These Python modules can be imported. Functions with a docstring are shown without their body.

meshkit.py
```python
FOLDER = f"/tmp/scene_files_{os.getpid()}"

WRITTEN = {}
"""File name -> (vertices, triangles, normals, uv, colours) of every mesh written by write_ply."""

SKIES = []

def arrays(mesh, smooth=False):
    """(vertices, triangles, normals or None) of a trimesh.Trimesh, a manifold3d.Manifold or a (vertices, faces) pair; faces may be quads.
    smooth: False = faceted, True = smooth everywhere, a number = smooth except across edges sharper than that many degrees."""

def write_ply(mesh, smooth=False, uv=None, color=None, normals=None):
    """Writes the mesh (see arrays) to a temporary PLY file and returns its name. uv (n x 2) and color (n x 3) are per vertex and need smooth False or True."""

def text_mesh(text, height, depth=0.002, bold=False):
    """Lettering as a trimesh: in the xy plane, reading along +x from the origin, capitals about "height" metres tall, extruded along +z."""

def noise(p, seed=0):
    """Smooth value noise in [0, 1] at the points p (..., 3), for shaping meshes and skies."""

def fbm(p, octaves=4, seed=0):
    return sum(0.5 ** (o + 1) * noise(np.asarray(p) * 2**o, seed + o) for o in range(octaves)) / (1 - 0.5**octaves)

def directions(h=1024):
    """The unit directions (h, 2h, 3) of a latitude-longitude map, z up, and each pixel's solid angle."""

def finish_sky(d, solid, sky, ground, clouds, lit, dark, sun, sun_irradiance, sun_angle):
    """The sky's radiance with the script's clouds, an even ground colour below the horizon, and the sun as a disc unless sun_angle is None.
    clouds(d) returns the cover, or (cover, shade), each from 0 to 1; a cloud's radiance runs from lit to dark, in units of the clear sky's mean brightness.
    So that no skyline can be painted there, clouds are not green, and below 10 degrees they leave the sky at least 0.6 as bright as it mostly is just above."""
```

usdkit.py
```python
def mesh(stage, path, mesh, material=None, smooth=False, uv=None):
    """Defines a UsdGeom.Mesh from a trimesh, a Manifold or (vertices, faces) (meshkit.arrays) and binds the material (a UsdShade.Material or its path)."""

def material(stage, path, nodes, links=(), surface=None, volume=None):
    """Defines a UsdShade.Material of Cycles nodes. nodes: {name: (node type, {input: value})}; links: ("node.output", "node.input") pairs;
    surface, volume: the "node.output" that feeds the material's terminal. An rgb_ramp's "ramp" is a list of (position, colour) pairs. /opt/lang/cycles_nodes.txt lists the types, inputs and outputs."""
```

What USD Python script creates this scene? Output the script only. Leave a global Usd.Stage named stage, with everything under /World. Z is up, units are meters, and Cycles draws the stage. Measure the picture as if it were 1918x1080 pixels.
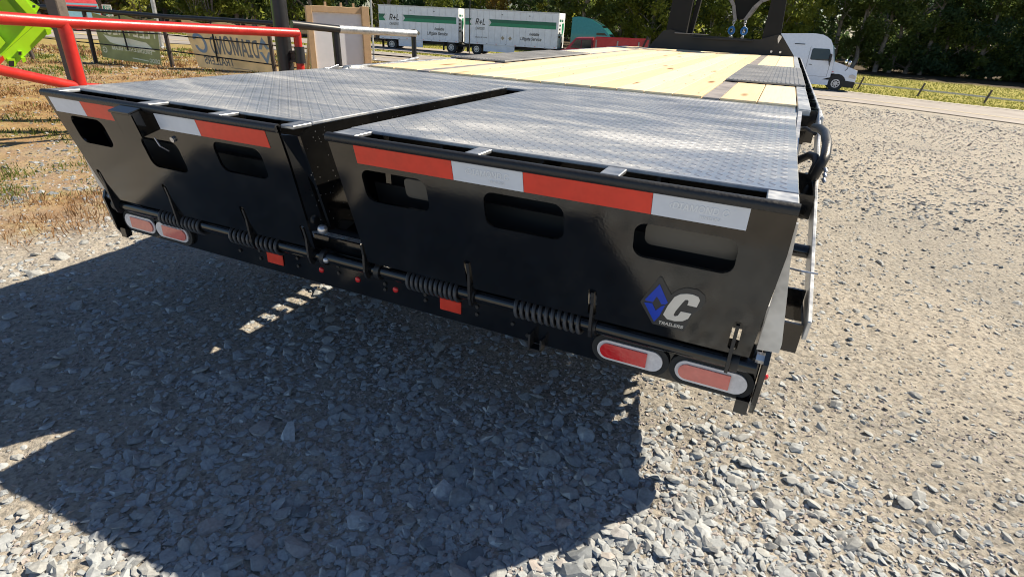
import math, numpy as np, trimesh, usdkit, meshkit
from pxr import Usd, UsdGeom, UsdLux, UsdShade, Gf, Sdf, Vt
from shapely.geometry import Polygon, box as sbox, Point, LineString
from shapely import affinity
from shapely.ops import unary_union

stage = Usd.Stage.CreateInMemory()
UsdGeom.SetStageUpAxis(stage, UsdGeom.Tokens.z)
UsdGeom.SetStageMetersPerUnit(stage, 1.0)
UsdGeom.Xform.Define(stage, '/World')
UsdGeom.Scope.Define(stage, '/World/Looks')
RNG = np.random.default_rng(7)

# ------------------------------------------------------------------ camera, sky, sun, exposure
DECK = 0.92
EYE = np.array([1.113, -1.168, DECK + 0.292])
YAW, PITCH, ROLL, FPX = -0.4095, 0.4526, 0.0518, 1032.5        # focal length in pixels of a 1918 wide picture
EXPOSURE = 0.92
SUN_DIR = np.array([0.755, 0.77, 1.0]); SUN_DIR /= np.linalg.norm(SUN_DIR)
SUN_INTENSITY, SKY_STRENGTH = 1.25, 0.052


def cam_axes():
    cy, sy, cp, sp = math.cos(YAW), math.sin(YAW), math.cos(PITCH), math.sin(PITCH)
    f = np.array([sy * cp, cy * cp, -sp]); r = np.array([cy, -sy, 0]); u = np.cross(r, f)
    cr, sr = math.cos(ROLL), math.sin(ROLL)
    return cr * r + sr * u, -sr * r + cr * u, f


R_, U_, F_ = cam_axes()
cam = UsdGeom.Camera.Define(stage, '/World/camera')
cam.CreateHorizontalApertureAttr(36.0); cam.CreateVerticalApertureAttr(36.0 * 9 / 16)
cam.CreateFocalLengthAttr(36.0 * FPX / 1918)
cam.CreateClippingRangeAttr(Gf.Vec2f(0.05, 1000))
cam.CreateExposureAttr(EXPOSURE)
m4 = np.eye(4); m4[0, :3], m4[1, :3], m4[2, :3], m4[3, :3] = R_, U_, -F_, EYE
cam.AddTransformOp().Set(Gf.Matrix4d(m4.tolist()))

sky_mat = usdkit.material(stage, '/World/Looks/sky', {
    'sky': ('sky_texture', {'sky_type': 'single_scattering', 'sun_disc': False, 'sun_elevation': math.asin(SUN_DIR[2]),
                            'sun_rotation': math.atan2(SUN_DIR[0], SUN_DIR[1]), 'altitude': 100.0, 'air_density': 1.0, 'aerosol_density': 0.35, 'ozone_density': 3.0}),
    'bg': ('background_shader', {'strength': SKY_STRENGTH})}, [('sky.color', 'bg.color')], surface='bg.background')
dome = UsdLux.DomeLight.Define(stage, '/World/sky')
UsdShade.MaterialBindingAPI.Apply(dome.GetPrim()).Bind(sky_mat)
dome.GetPrim().SetCustomDataByKey('kind', 'structure')
sun = UsdLux.DistantLight.Define(stage, '/World/sun')
sun.CreateIntensityAttr(SUN_INTENSITY); sun.CreateAngleAttr(0.5); sun.CreateNormalizeAttr(True); sun.CreateColorAttr(Gf.Vec3f(1.0, 0.885, 0.70))
sz = SUN_DIR; sx = np.cross([0, 0, 1.0], sz); sx /= np.linalg.norm(sx); sy_ = np.cross(sz, sx)
ms = np.eye(4); ms[0, :3], ms[1, :3], ms[2, :3] = sx, sy_, sz
sun.AddTransformOp().Set(Gf.Matrix4d(ms.tolist()))

# ------------------------------------------------------------------ helpers
_names = {}


def path_for(parent, name):
    base = '/World' if parent is None else str(parent.GetPath())
    k = _names.get((base, name), 0); _names[(base, name)] = k + 1
    return f'{base}/{name}' if k == 0 else f'{base}/{name}_{k:03d}'


def tag(o, label=None, cat=None, group=None, kind=None):
    p = o.GetPrim() if hasattr(o, 'GetPrim') else o
    for k, v in (('label', label), ('category', cat), ('group', group), ('kind', kind)):
        if v: p.SetCustomDataByKey(k, v)
    return p


def thing(name, label, cat, loc=(0, 0, 0), rotz=0.0, group=None, kind=None, scale=None):
    x = UsdGeom.Xform.Define(stage, path_for(None, name))
    x.AddTranslateOp().Set(Gf.Vec3d(*map(float, loc))); x.AddRotateZOp().Set(math.degrees(rotz))
    if scale is not None: x.AddScaleOp().Set(Gf.Vec3f(*map(float, scale)))
    return tag(x, label, cat, group, kind)


def dup(root, loc, rotz, label=None, scale=None, group=None):
    was = root.GetCustomData()
    base = root.GetName()
    while base[-4:-3] == '_' and base[-3:].isdigit(): base = base[:-4]
    r = thing(base, label or was['label'], was['category'], loc, rotz, group or was.get('group'), None, scale)
    r.GetReferences().AddInternalReference(root.GetPath()); r.SetInstanceable(True)
    return r


def obj(name, mesh, m, parent=None, smooth=False, label=None, kind=None):
    if isinstance(mesh, list): mesh = cat_(mesh)
    o = usdkit.mesh(stage, path_for(parent, name), mesh, m, smooth)
    return tag(o, label=label, kind=kind)


def cat_(l): return trimesh.util.concatenate(l)


def bx(x0, x1, y0, y1, z0, z1, c=0.0):
    """A box, its edges chamfered by c."""
    lo, hi = np.array([min(x0, x1), min(y0, y1), min(z0, z1)], float), np.array([max(x0, x1), max(y0, y1), max(z0, z1)], float)
    if c <= 0:
        b = trimesh.creation.box(extents=hi - lo); b.apply_translation((lo + hi) / 2); return b
    c = min(c, (hi - lo).min() * .45)
    pts = []
    for sx in (0, 1):
        for sy in (0, 1):
            for sz in (0, 1):
                s = np.array([sx, sy, sz]); corner = np.where(s, hi, lo); d = np.where(s, -1.0, 1.0) * c
                for k in range(3):
                    q = corner + d; q[k] = corner[k]; pts.append(q)
    return trimesh.convex.convex_hull(np.array(pts))


def obox(p, q, w, h, c=0.0, up=(0, 0, 1)):
    """A bar from p to q, w wide and h high."""
    p, q = np.array(p, float), np.array(q, float); L = np.linalg.norm(q - p); x = (q - p) / L
    up = np.array(up, float)
    if abs(x @ up) > .98: up = np.array([0, 1.0, 0])
    y = np.cross(up, x); y /= np.linalg.norm(y); z = np.cross(x, y)
    b = bx(0, L, -w / 2, w / 2, -h / 2, h / 2, c)
    t = np.eye(4); t[:3, 0], t[:3, 1], t[:3, 2], t[:3, 3] = x, y, z, p
    b.apply_transform(t); return b


def tube(pts, r, n=12, closed_ends=True):
    """A round bar through the points; r may vary."""
    P = np.array(pts, float); k = len(P); r = np.broadcast_to(np.asarray(r, float), (k,))
    T = np.gradient(P, axis=0) if k > 2 else np.repeat((P[1:] - P[:1]), 2, 0)
    T /= np.linalg.norm(T, axis=1, keepdims=True)
    a = np.array([0, 0, 1.0]) if abs(T[0] @ [0, 0, 1]) < .9 else np.array([1.0, 0, 0])
    V = []
    n1 = np.cross(T[0], a); n1 /= np.linalg.norm(n1)
    for i in range(k):
        n1 = n1 - T[i] * (n1 @ T[i]); n1 /= np.linalg.norm(n1); n2 = np.cross(T[i], n1)
        th = np.arange(n) / n * 2 * np.pi
        V.append(P[i] + r[i] * (np.cos(th)[:, None] * n1 + np.sin(th)[:, None] * n2))
    V = np.vstack(V); F = []
    for i in range(k - 1):
        for j in range(n):
            a0, b0 = i * n + j, i * n + (j + 1) % n
            F += [(a0, b0, b0 + n), (a0, b0 + n, a0 + n)]
    if closed_ends:
        V = np.vstack([V, P[:1], P[-1:]]); c0, c1 = len(V) - 2, len(V) - 1
        for j in range(n):
            F += [(c0, (j + 1) % n, j), (c1, (k - 1) * n + j, (k - 1) * n + (j + 1) % n)]
    m = trimesh.Trimesh(V, F, process=False)
    if k > 1: m.fix_normals()
    return m


def ext(poly, depth):
    g = getattr(poly, 'geoms', [poly])
    return cat_([trimesh.creation.extrude_polygon(p, depth, engine='earcut') for p in g])


def mapm(mesh, o, x, y, z):
    t = np.eye(4); t[:3, 0], t[:3, 1], t[:3, 2], t[:3, 3] = x, y, z, o
    m = mesh.copy(); m.apply_transform(t)
    if np.linalg.det(t[:3, :3]) < 0: m.invert()
    return m


def prism_x(poly_yz, x0, x1):
    """Extrudes an outline in (y, z) from x0 to x1."""
    return mapm(ext(Polygon(poly_yz), x1 - x0), (x0, 0, 0), (0, 1, 0), (0, 0, 1), (1, 0, 0))


def prism_y(poly_xz, y0, y1):
    return mapm(ext(poly_xz if not isinstance(poly_xz, list) else Polygon(poly_xz), y1 - y0), (0, y1, 0), (1, 0, 0), (0, 0, 1), (0, -1, 0))


def rrect(x0, x1, y0, y1, r): return sbox(min(x0, x1) + r, min(y0, y1) + r, max(x0, x1) - r, max(y0, y1) - r).buffer(r, quad_segs=5)


def at(u, v, D):
    """Point at horizontal distance D along the line of sight through a pixel of the photograph."""
    d = (R_ * (u - 959) - U_ * (v - 540)) / FPX + F_
    return EYE + d / math.hypot(d[0], d[1]) * D


def terrain(x, y):
    dx, dy = np.asarray(x, float) - EYE[0], np.asarray(y, float) - EYE[1]
    D, az = np.hypot(dx, dy), np.arctan2(dx, dy)
    zf = np.clip(-1.82 - .84 * az, -2.3, -.9)
    w = np.clip((-az - .58) / .3, 0, 1); w = w * w * (3 - 2 * w)
    w = w * np.clip((3.3 + az) / 1.2, 0, 1)
    t = np.maximum(D - 4.5 - 7.5 * w, 0)
    r = np.clip((np.asarray(x, float) - .15) / .9, 0, 1); f = np.clip((D - 4) / 8, 0, 1)
    return zf * np.minimum(t * t / (t + 3) / 31.0, 1.0) + .10 * r * r * (3 - 2 * r) * (1 - f * f * (3 - 2 * f))


def hit(u, v):
    D = np.arange(.5, 140, .02); d = (R_ * (u - 959) - U_ * (v - 540)) / FPX + F_; d = d / math.hypot(d[0], d[1])
    P = EYE + D[:, None] * d; i = np.argmax(P[:, 2] <= terrain(P[:, 0], P[:, 1])); return P[i], D[i]


# ------------------------------------------------------------------ materials
def M(name, nodes, links, surface='p.BSDF'): return usdkit.material(stage, '/World/Looks/' + name, nodes, links, surface=surface)


def plain(name, col, rough=.5, metal=0.0, spec=.5, bump=0.0, bscale=60.0, vary=.12, coat=0.0, vscale=6.0):
    """Base colour with a mild mottling and fine relief."""
    n = {'tc': ('texture_coordinate', {}), 'n': ('noise_texture', {'scale': vscale, 'detail': 5.0, 'roughness': .6}),
         'r': ('rgb_ramp', {'ramp': [(.25, tuple(c * (1 - vary) for c in col)), (.75, tuple(min(1, c * (1 + vary)) for c in col))]}),
         'rr': ('map_range', {'from_min': .3, 'from_max': .7, 'to_min': max(0.02, rough * .8), 'to_max': min(1, rough * 1.2)}),
         'p': ('principled_bsdf', {'metallic': metal, 'specular_ior_level': spec, 'coat_weight': coat, 'coat_roughness': .08})}
    l = [('tc.object', 'n.vector'), ('n.fac', 'r.fac'), ('r.color', 'p.base_color'), ('n.fac', 'rr.value'), ('rr.result', 'p.roughness')]
    if bump:
        n['nb'] = ('noise_texture', {'scale': bscale, 'detail': 4.0}); n['b'] = ('bump', {'strength': bump, 'distance': .01})
        l += [('tc.object', 'nb.vector'), ('nb.fac', 'b.height'), ('b.normal', 'p.normal')]
    return M(name, n, l)


black_paint = M('black_gloss_paint', {
    'tc': ('texture_coordinate', {}), 'n': ('noise_texture', {'scale': 5.0, 'detail': 6.0, 'roughness': .65}),
    'nf': ('noise_texture', {'scale': 170.0, 'detail': 2.0}), 'bp': ('bump', {'strength': .03, 'distance': .004}),
    'r': ('rgb_ramp', {'ramp': [(.3, (.003, .003, .0034)), (.55, (.006, .006, .006)), (.75, (.011, .0105, .010))]}),
    'rr': ('map_range', {'from_min': .35, 'from_max': .7, 'to_min': .06, 'to_max': .15}),
    'p': ('principled_bsdf', {'specular_ior_level': .75})},
    [('tc.object', 'n.vector'), ('tc.object', 'nf.vector'), ('n.fac', 'r.fac'), ('r.color', 'p.base_color'), ('n.fac', 'rr.value'), ('rr.result', 'p.roughness'), ('nf.fac', 'bp.height'), ('bp.normal', 'p.normal')])
black_satin = plain('black_satin_steel', (.016, .016, .017), .42, spec=.5, bump=.15, bscale=120)
spring_mat = plain('grey_spring_steel', (.045, .047, .052), .38, spec=.6)
black_dull = plain('black_dull_steel', (.02, .019, .018), .6, spec=.4)
plate_mat = M('dusty_black_tread_plate', {
    'tc': ('texture_coordinate', {}), 'mp': ('mapping', {'scale': (1.2, 3.4, 1.0), 'rotation': (0, 0, .5)}),
    'n': ('noise_texture', {'scale': 1.7, 'detail': 7.0, 'roughness': .62, 'distortion': .6}),
    'n2': ('noise_texture', {'scale': 38.0, 'detail': 4.0, 'roughness': .7}),
    'mx': ('math', {'math_type': 'multiply_add', 'value2': .25, 'value3': -.12}), 'ad': ('math', {'math_type': 'add'}),
    'r': ('rgb_ramp', {'ramp': [(.30, (.25, .28, .34)), (.46, (.35, .37, .41)), (.57, (.46, .465, .47)), (.68, (.68, .67, .65))]}),
    'rr': ('map_range', {'from_min': .36, 'from_max': .68, 'to_min': .20, 'to_max': .42}),
    'p': ('principled_bsdf', {'specular_ior_level': .7, 'metallic': .42})},
    [('tc.object', 'mp.vector'), ('mp.vector', 'n.vector'), ('tc.object', 'n2.vector'), ('n2.fac', 'mx.value1'), ('n.fac', 'ad.value1'), ('mx.value', 'ad.value2'),
     ('ad.value', 'r.fac'), ('ad.value', 'rr.value'), ('r.color', 'p.base_color'), ('rr.result', 'p.roughness')])
galv = M('galvanised_steel', {
    'tc': ('texture_coordinate', {}), 'v': ('voronoi_texture', {'scale': 45.0}), 'n': ('noise_texture', {'scale': 9.0, 'detail': 5.0}),
    'mxx': ('mix_color', {'factor': .5}) if False else ('math', {'math_type': 'multiply_add', 'value2': .35}),
    'r': ('rgb_ramp', {'ramp': [(.3, (.36, .37, .39)), (.9, (.62, .63, .64))]}),
    'rr': ('map_range', {'from_min': .3, 'from_max': .9, 'to_min': .28, 'to_max': .5}),
    'p': ('principled_bsdf', {'metallic': .85})},
    [('tc.object', 'v.vector'), ('tc.object', 'n.vector'), ('v.distance', 'mxx.value1'), ('n.fac', 'mxx.value3'), ('mxx.value', 'r.fac'), ('mxx.value', 'rr.value'), ('r.color', 'p.base_color'), ('rr.result', 'p.roughness')])
pine_boards = []
for k, tint in enumerate([(.80, .65, .42), (.75, .59, .36), (.83, .69, .47)]):
    pine_boards.append(M(f'pine_board_{["pale", "warm", "light"][k]}', {
        'tc': ('texture_coordinate', {}), 'oi': ('object_info', {}), 'sh': ('vector_math', {'math_type': 'multiply_add', 'vector2': (1, 1, 1)}), 'cx': ('combine_xyz', {}),
        'ml': ('math', {'math_type': 'multiply', 'value2': 37.0}),
        'mp': ('mapping', {'scale': (26, .9, 26)}), 'n': ('noise_texture', {'scale': 1.6, 'detail': 5.0, 'distortion': .8}),
        'mk': ('mapping', {'scale': (5, 1.1, 5)}), 'vk': ('voronoi_texture', {'scale': 1.0}),
        'rk': ('rgb_ramp', {'ramp': [(.06, (.36, .2, .1)), (.14, (1, 1, 1))]}),
        'r': ('rgb_ramp', {'ramp': [(.3, tuple(c * .86 for c in tint)), (.55, tint), (.8, tuple(c * .72 for c in tint))]}),
        'mu': ('vector_math', {'math_type': 'multiply'}),
        'p': ('principled_bsdf', {'roughness': .62, 'specular_ior_level': .3})},
        [('oi.random', 'ml.value1'), ('ml.value', 'cx.y'), ('ml.value', 'cx.x'), ('tc.object', 'sh.vector1'), ('cx.vector', 'sh.vector3'), ('sh.vector', 'mp.vector'), ('mp.vector', 'n.vector'), ('n.fac', 'r.fac'),
         ('sh.vector', 'mk.vector'), ('mk.vector', 'vk.vector'), ('vk.distance', 'rk.fac'), ('r.color', 'mu.vector1'), ('rk.color', 'mu.vector2'), ('mu.vector', 'p.base_color')]))
strip_mat = plain('bare_grey_steel', (.27, .245, .235), .5, spec=.5, vary=.35, vscale=9)
cover_mat = plain('dusty_grey_tread_plate', (.20, .20, .205), .42, spec=.6, vary=.3, vscale=7)
tape_red = plain('red_reflective_tape', (.66, .038, .018), .35, vary=.14, vscale=14, coat=.15)
tape_white = plain('white_reflective_tape', (.60, .64, .72), .3, vary=.06, vscale=14, coat=.4)
tape_print = plain('tape_grey_print', (.70, .73, .78), .4)
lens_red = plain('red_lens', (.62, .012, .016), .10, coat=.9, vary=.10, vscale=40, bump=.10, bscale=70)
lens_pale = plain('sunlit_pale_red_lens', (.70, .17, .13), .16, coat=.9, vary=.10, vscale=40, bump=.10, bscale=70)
lens_clear = plain('clear_reflector_rim', (.68, .64, .64), .25, coat=.5, vary=.15, vscale=70)
red_dot = plain('small_red_lens', (.6, .02, .02), .15, coat=.6)
bolt_mat = plain('zinc_bolt', (.6, .6, .62), .3, metal=.8)
blue_logo = plain('blue_decal', (.008, .045, .42), .3)
white_logo = plain('white_decal', (.66, .62, .56), .35)
dark_decal = plain('dark_grey_decal', (.035, .034, .033), .35)
drop_mat = plain('water_droplet', (.10, .10, .10), .04, spec=1.0)
rubber = plain('tyre_rubber', (.018, .018, .018), .75, bump=.3, bscale=40)
red_pipe = plain('red_pipe_paint', (.42, .018, .013), .36, spec=.5, vary=.18, vscale=9, bump=.1, bscale=80)
pipe_black = plain('black_pipe_paint', (.018, .018, .02), .35, vary=.3)
rust_post = plain('dark_rusty_post', (.045, .032, .027), .7, vary=.35)
wood_old = plain('dark_weathered_wood', (.10, .082, .068), .8, vary=.35, vscale=12, bump=.4, bscale=50)
lumber = plain('pine_lumber', (.50, .34, .20), .65, vary=.15, vscale=9)
panel_white = plain('white_board', (.74, .76, .82), .55, vary=.05)
lime = plain('lime_green_paint', (.36, .66, .01), .35, vary=.06, coat=.2)


def cloth(name, col):
    return M(name, {'tc': ('texture_coordinate', {}), 'n': ('noise_texture', {'scale': 5.0, 'detail': 4.0}), 'r': ('rgb_ramp', {'ramp': [(.3, tuple(c * .88 for c in col)), (.7, tuple(min(1, c * 1.08) for c in col))]}),
                    'd': ('principled_bsdf', {'roughness': .65}), 't': ('translucent_bsdf', {}), 'm': ('mix_closure', {'fac': .45})},
             [('tc.object', 'n.vector'), ('n.fac', 'r.fac'), ('r.color', 'd.base_color'), ('r.color', 't.color'), ('d.BSDF', 'm.closure1'), ('t.BSDF', 'm.closure2')], surface='m.closure')


banner_green = cloth('olive_banner_cloth', (.42, .46, .30))
banner_cream = cloth('cream_banner_cloth', (.74, .66, .50))
print_cream = plain('cream_print', (.93, .90, .70), .7, vary=.04)
print_grey = plain('grey_print', (.20, .205, .21), .7)
print_blue = plain('blue_grey_print', (.24, .32, .42), .7)
truck_white = plain('white_truck_paint', (.70, .73, .78), .3, coat=.5, vary=.04)
truck_teal = plain('teal_truck_paint', (.01, .17, .17), .25, coat=.7, vary=.08)
truck_red = plain('red_truck_paint', (.36, .022, .028), .35, coat=.4, vary=.12)
glass_sky = plain('tinted_windscreen', (.13, .25, .30), .08, spec=.9)
glass_dark = plain('dark_vehicle_glass', (.012, .016, .018), .06, spec=.8)
chrome = plain('chrome', (.7, .7, .72), .15, metal=1.0)
trailer_white = plain('white_trailer_skin', (.66, .68, .72), .4, vary=.12, vscale=1.6)
green_dark = plain('dark_green_stripe', (.012, .11, .065), .4)
green_mid = plain('mid_green_stripe', (.012, .20, .10), .4)
black_print = plain('black_print', (.03, .03, .032), .5)
sign_green = plain('green_sign_sheeting', (.01, .22, .15), .45)
sign_white = plain('white_sign_sheeting', (.72, .74, .74), .45)
headlamp = plain('headlamp_lens', (.5, .46, .42), .1, coat=.8)
blue_hook = plain('blue_hook_paint', (.02, .16, .42), .4)
bark = plain('tree_bark', (.22, .185, .16), .9, vary=.4, vscale=5, bump=.6, bscale=14)


def leaf_mat(name, ramp, trans=.64):
    ramp = [(p_, tuple(min(.6, c * (2.35 if 'grass' not in name and 'straw' not in name else 1.12)) for c in col)) for p_, col in ramp]
    return M(name, {'g': ('geometry', {}), 'oi': ('object_info', {}), 'a': ('math', {'math_type': 'multiply_add', 'value2': .82}), 'b': ('math', {'math_type': 'multiply', 'value2': .18}),
                    'r': ('rgb_ramp', {'ramp': ramp}),
                    'd': ('principled_bsdf', {'roughness': .5, 'specular_ior_level': .35}), 't': ('translucent_bsdf', {}), 'm': ('mix_closure', {'fac': trans})},
             [('g.random_per_island', 'a.value1'), ('oi.random', 'b.value1'), ('b.value', 'a.value3'), ('a.value', 'r.fac'), ('r.color', 'd.base_color'), ('r.color', 't.color'), ('d.BSDF', 'm.closure1'), ('t.BSDF', 'm.closure2')],
             surface='m.closure')


leaf_dark = leaf_mat('dark_green_leaves', [(0, (.035, .06, .026)), (.6, (.08, .12, .045)), (1, (.18, .21, .07))])
leaf_mid = leaf_mat('olive_leaves', [(0, (.05, .07, .02)), (.5, (.11, .135, .03)), (1, (.22, .21, .045))])
leaf_yellow = leaf_mat('yellowing_leaves', [(0, (.10, .12, .022)), (.5, (.22, .21, .035)), (.85, (.34, .28, .045)), (1, (.34, .18, .04))])
leaf_autumn = leaf_mat('autumn_leaves', [(0, (.09, .07, .02)), (.5, (.20, .13, .03)), (1, (.28, .15, .035))])
needle = leaf_mat('pine_needles', [(0, (.035, .055, .02)), (.6, (.075, .10, .03)), (1, (.17, .17, .05))], .35)
straw = leaf_mat('dry_straw', [(0, (.20, .11, .05)), (.4, (.36, .22, .10)), (.8, (.46, .33, .16)), (1, (.34, .32, .10))], .2)
verge_blade = leaf_mat('verge_grass_blades', [(0, (.14, .165, .03)), (.5, (.26, .265, .055)), (1, (.40, .35, .11))], .3)

stone_ramp = [(0, (.145, .165, .19)), (.22, (.225, .25, .28)), (.5, (.295, .322, .35)), (.66, (.34, .355, .365)), (.74, (.385, .345, .335)), (.82, (.33, .36, .39)), (1, (.50, .53, .56))]
stone_mat = M('crushed_stone', {
    'g': ('geometry', {}), 'oi': ('object_info', {}), 'ad': ('math', {'math_type': 'add'}), 'fr': ('math', {'math_type': 'fraction'}), 'r': ('rgb_ramp', {'ramp': stone_ramp}),
    'n': ('noise_texture', {'scale': 90.0, 'detail': 5.0, 'roughness': .7}), 'rn': ('rgb_ramp', {'ramp': [(.3, (.72, .70, .68)), (.7, (1.12, 1.1, 1.06))]}),
    'mu': ('vector_math', {'math_type': 'multiply'}), 'b': ('bump', {'strength': .35, 'distance': .004}),
    'p': ('principled_bsdf', {'roughness': .85, 'specular_ior_level': .3})},
    [('g.random_per_island', 'ad.value1'), ('oi.random', 'ad.value2'), ('ad.value', 'fr.value1'), ('fr.value', 'r.fac'), ('g.position', 'n.vector'), ('n.fac', 'rn.fac'), ('r.color', 'mu.vector1'), ('rn.color', 'mu.vector2'),
     ('mu.vector', 'p.base_color'), ('n.fac', 'b.height'), ('b.normal', 'p.normal')])
ground_mat = M('gravel_dirt', {
    'g': ('geometry', {}), 'n': ('noise_texture', {'scale': .55, 'detail': 6.0, 'roughness': .6}), 'n2': ('noise_texture', {'scale': 55.0, 'detail': 6.0, 'roughness': .75}),
    'v': ('voronoi_texture', {'scale': 34.0}), 'v2': ('voronoi_texture', {'scale': 95.0}),
    'vr': ('rgb_ramp', {'ramp': [(0, (.6, .59, .58)), (.35, (1, 1, 1)), (.7, (1.12, 1.08, 1.03))]}), 'sep': ('separate_color', {}), 'vh': ('math', {'math_type': 'add'}),
    'base': ('rgb_ramp', {'ramp': [(.3, (.285, .275, .255)), (.5, (.355, .335, .30)), (.7, (.415, .385, .34))]}),
    'fine': ('rgb_ramp', {'ramp': [(.3, (.6, .58, .56)), (.55, (1.0, 1, 1)), (.75, (1.2, 1.17, 1.12))]}),
    'm1': ('vector_math', {'math_type': 'multiply'}), 'm2': ('vector_math', {'math_type': 'multiply'}),
    'az': ('attribute', {'attribute': 'dry_grass'}), 'ag': ('attribute', {'attribute': 'verge'}), 'al': ('attribute', {'attribute': 'litter'}),
    'gn': ('noise_texture', {'scale': 4.0, 'detail': 7.0, 'roughness': .7}),
    'dry': ('rgb_ramp', {'ramp': [(.3, (.16, .095, .05)), (.46, (.29, .18, .09)), (.60, (.34, .25, .115)), (.74, (.22, .22, .07))]}),
    'grn': ('rgb_ramp', {'ramp': [(.3, (.17, .18, .035)), (.5, (.28, .26, .055)), (.7, (.40, .33, .10))]}),
    'lit': ('rgb_ramp', {'ramp': [(.3, (.045, .035, .022)), (.7, (.09, .065, .04))]}),
    'x1': ('mix', {}), 'x2': ('mix', {}), 'x3': ('mix', {}),
    'hh': ('math', {'math_type': 'multiply_add', 'value2': -.5}), 'b': ('bump', {'strength': .8, 'distance': .012}),
    'p': ('principled_bsdf', {'roughness': .92, 'specular_ior_level': .2})},
    [('g.position', 'n.vector'), ('g.position', 'n2.vector'), ('g.position', 'v.vector'), ('g.position', 'v2.vector'), ('g.position', 'gn.vector'),
     ('n.fac', 'base.fac'), ('n2.fac', 'fine.fac'), ('v2.color', 'sep.color'), ('sep.r', 'vr.fac'), ('base.color', 'm1.vector1'), ('fine.color', 'm1.vector2'), ('m1.vector', 'm2.vector1'), ('vr.color', 'm2.vector2'),
     ('gn.fac', 'dry.fac'), ('gn.fac', 'grn.fac'), ('gn.fac', 'lit.fac'),
     ('az.fac', 'x1.fac'), ('m2.vector', 'x1.color1'), ('dry.color', 'x1.color2'), ('ag.fac', 'x2.fac'), ('x1.color', 'x2.color1'), ('grn.color', 'x2.color2'),
     ('al.fac', 'x3.fac'), ('x2.color', 'x3.color1'), ('lit.color', 'x3.color2'), ('x3.color', 'p.base_color'),
     ('v.distance', 'hh.value1'), ('n2.fac', 'hh.value3'), ('hh.value', 'b.height'), ('b.normal', 'p.normal')])
asphalt = M('worn_asphalt', {
    'g': ('geometry', {}), 'n': ('noise_texture', {'scale': .8, 'detail': 6.0}), 'n2': ('noise_texture', {'scale': 40.0, 'detail': 4.0}),
    'r': ('rgb_ramp', {'ramp': [(.3, (.26, .235, .22)), (.7, (.35, .32, .30))]}), 'r2': ('rgb_ramp', {'ramp': [(.3, (.8, .8, .8)), (.7, (1.1, 1.1, 1.1))]}), 'mu': ('vector_math', {'math_type': 'multiply'}),
    'p': ('principled_bsdf', {'roughness': .85})},
    [('g.position', 'n.vector'), ('g.position', 'n2.vector'), ('n.fac', 'r.fac'), ('n2.fac', 'r2.fac'), ('r.color', 'mu.vector1'), ('r2.color', 'mu.vector2'), ('mu.vector', 'p.base_color')])
line_yellow = plain('faded_yellow_line', (.62, .50, .22), .7, vary=.15)
line_white = plain('faded_white_line', (.66, .64, .58), .7, vary=.15)

# ------------------------------------------------------------------ ground, road
NEAR_EDGE = np.array([(-75, 8), (-40, 15.5), (-18, 21.4), (-6, 25.6), (2, 28.0), (5, 28.6), (7.2, 27.6), (9.7, 26.4), (16, 25.4), (40, 25), (80, 26)], float)
FAR_EDGE = np.array([(-75, 24), (-40, 30.5), (-25.4, 33.3), (-10, 37.2), (5.2, 41.3), (9.6, 40.6), (14, 40.5), (40, 42), (80, 43)], float)


def edge_y(E, x): return np.interp(x, E[:, 0], E[:, 1])


def smooth01(a, b, x): t = np.clip((x - a) / (b - a), 0, 1); return t * t * (3 - 2 * t)


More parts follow.
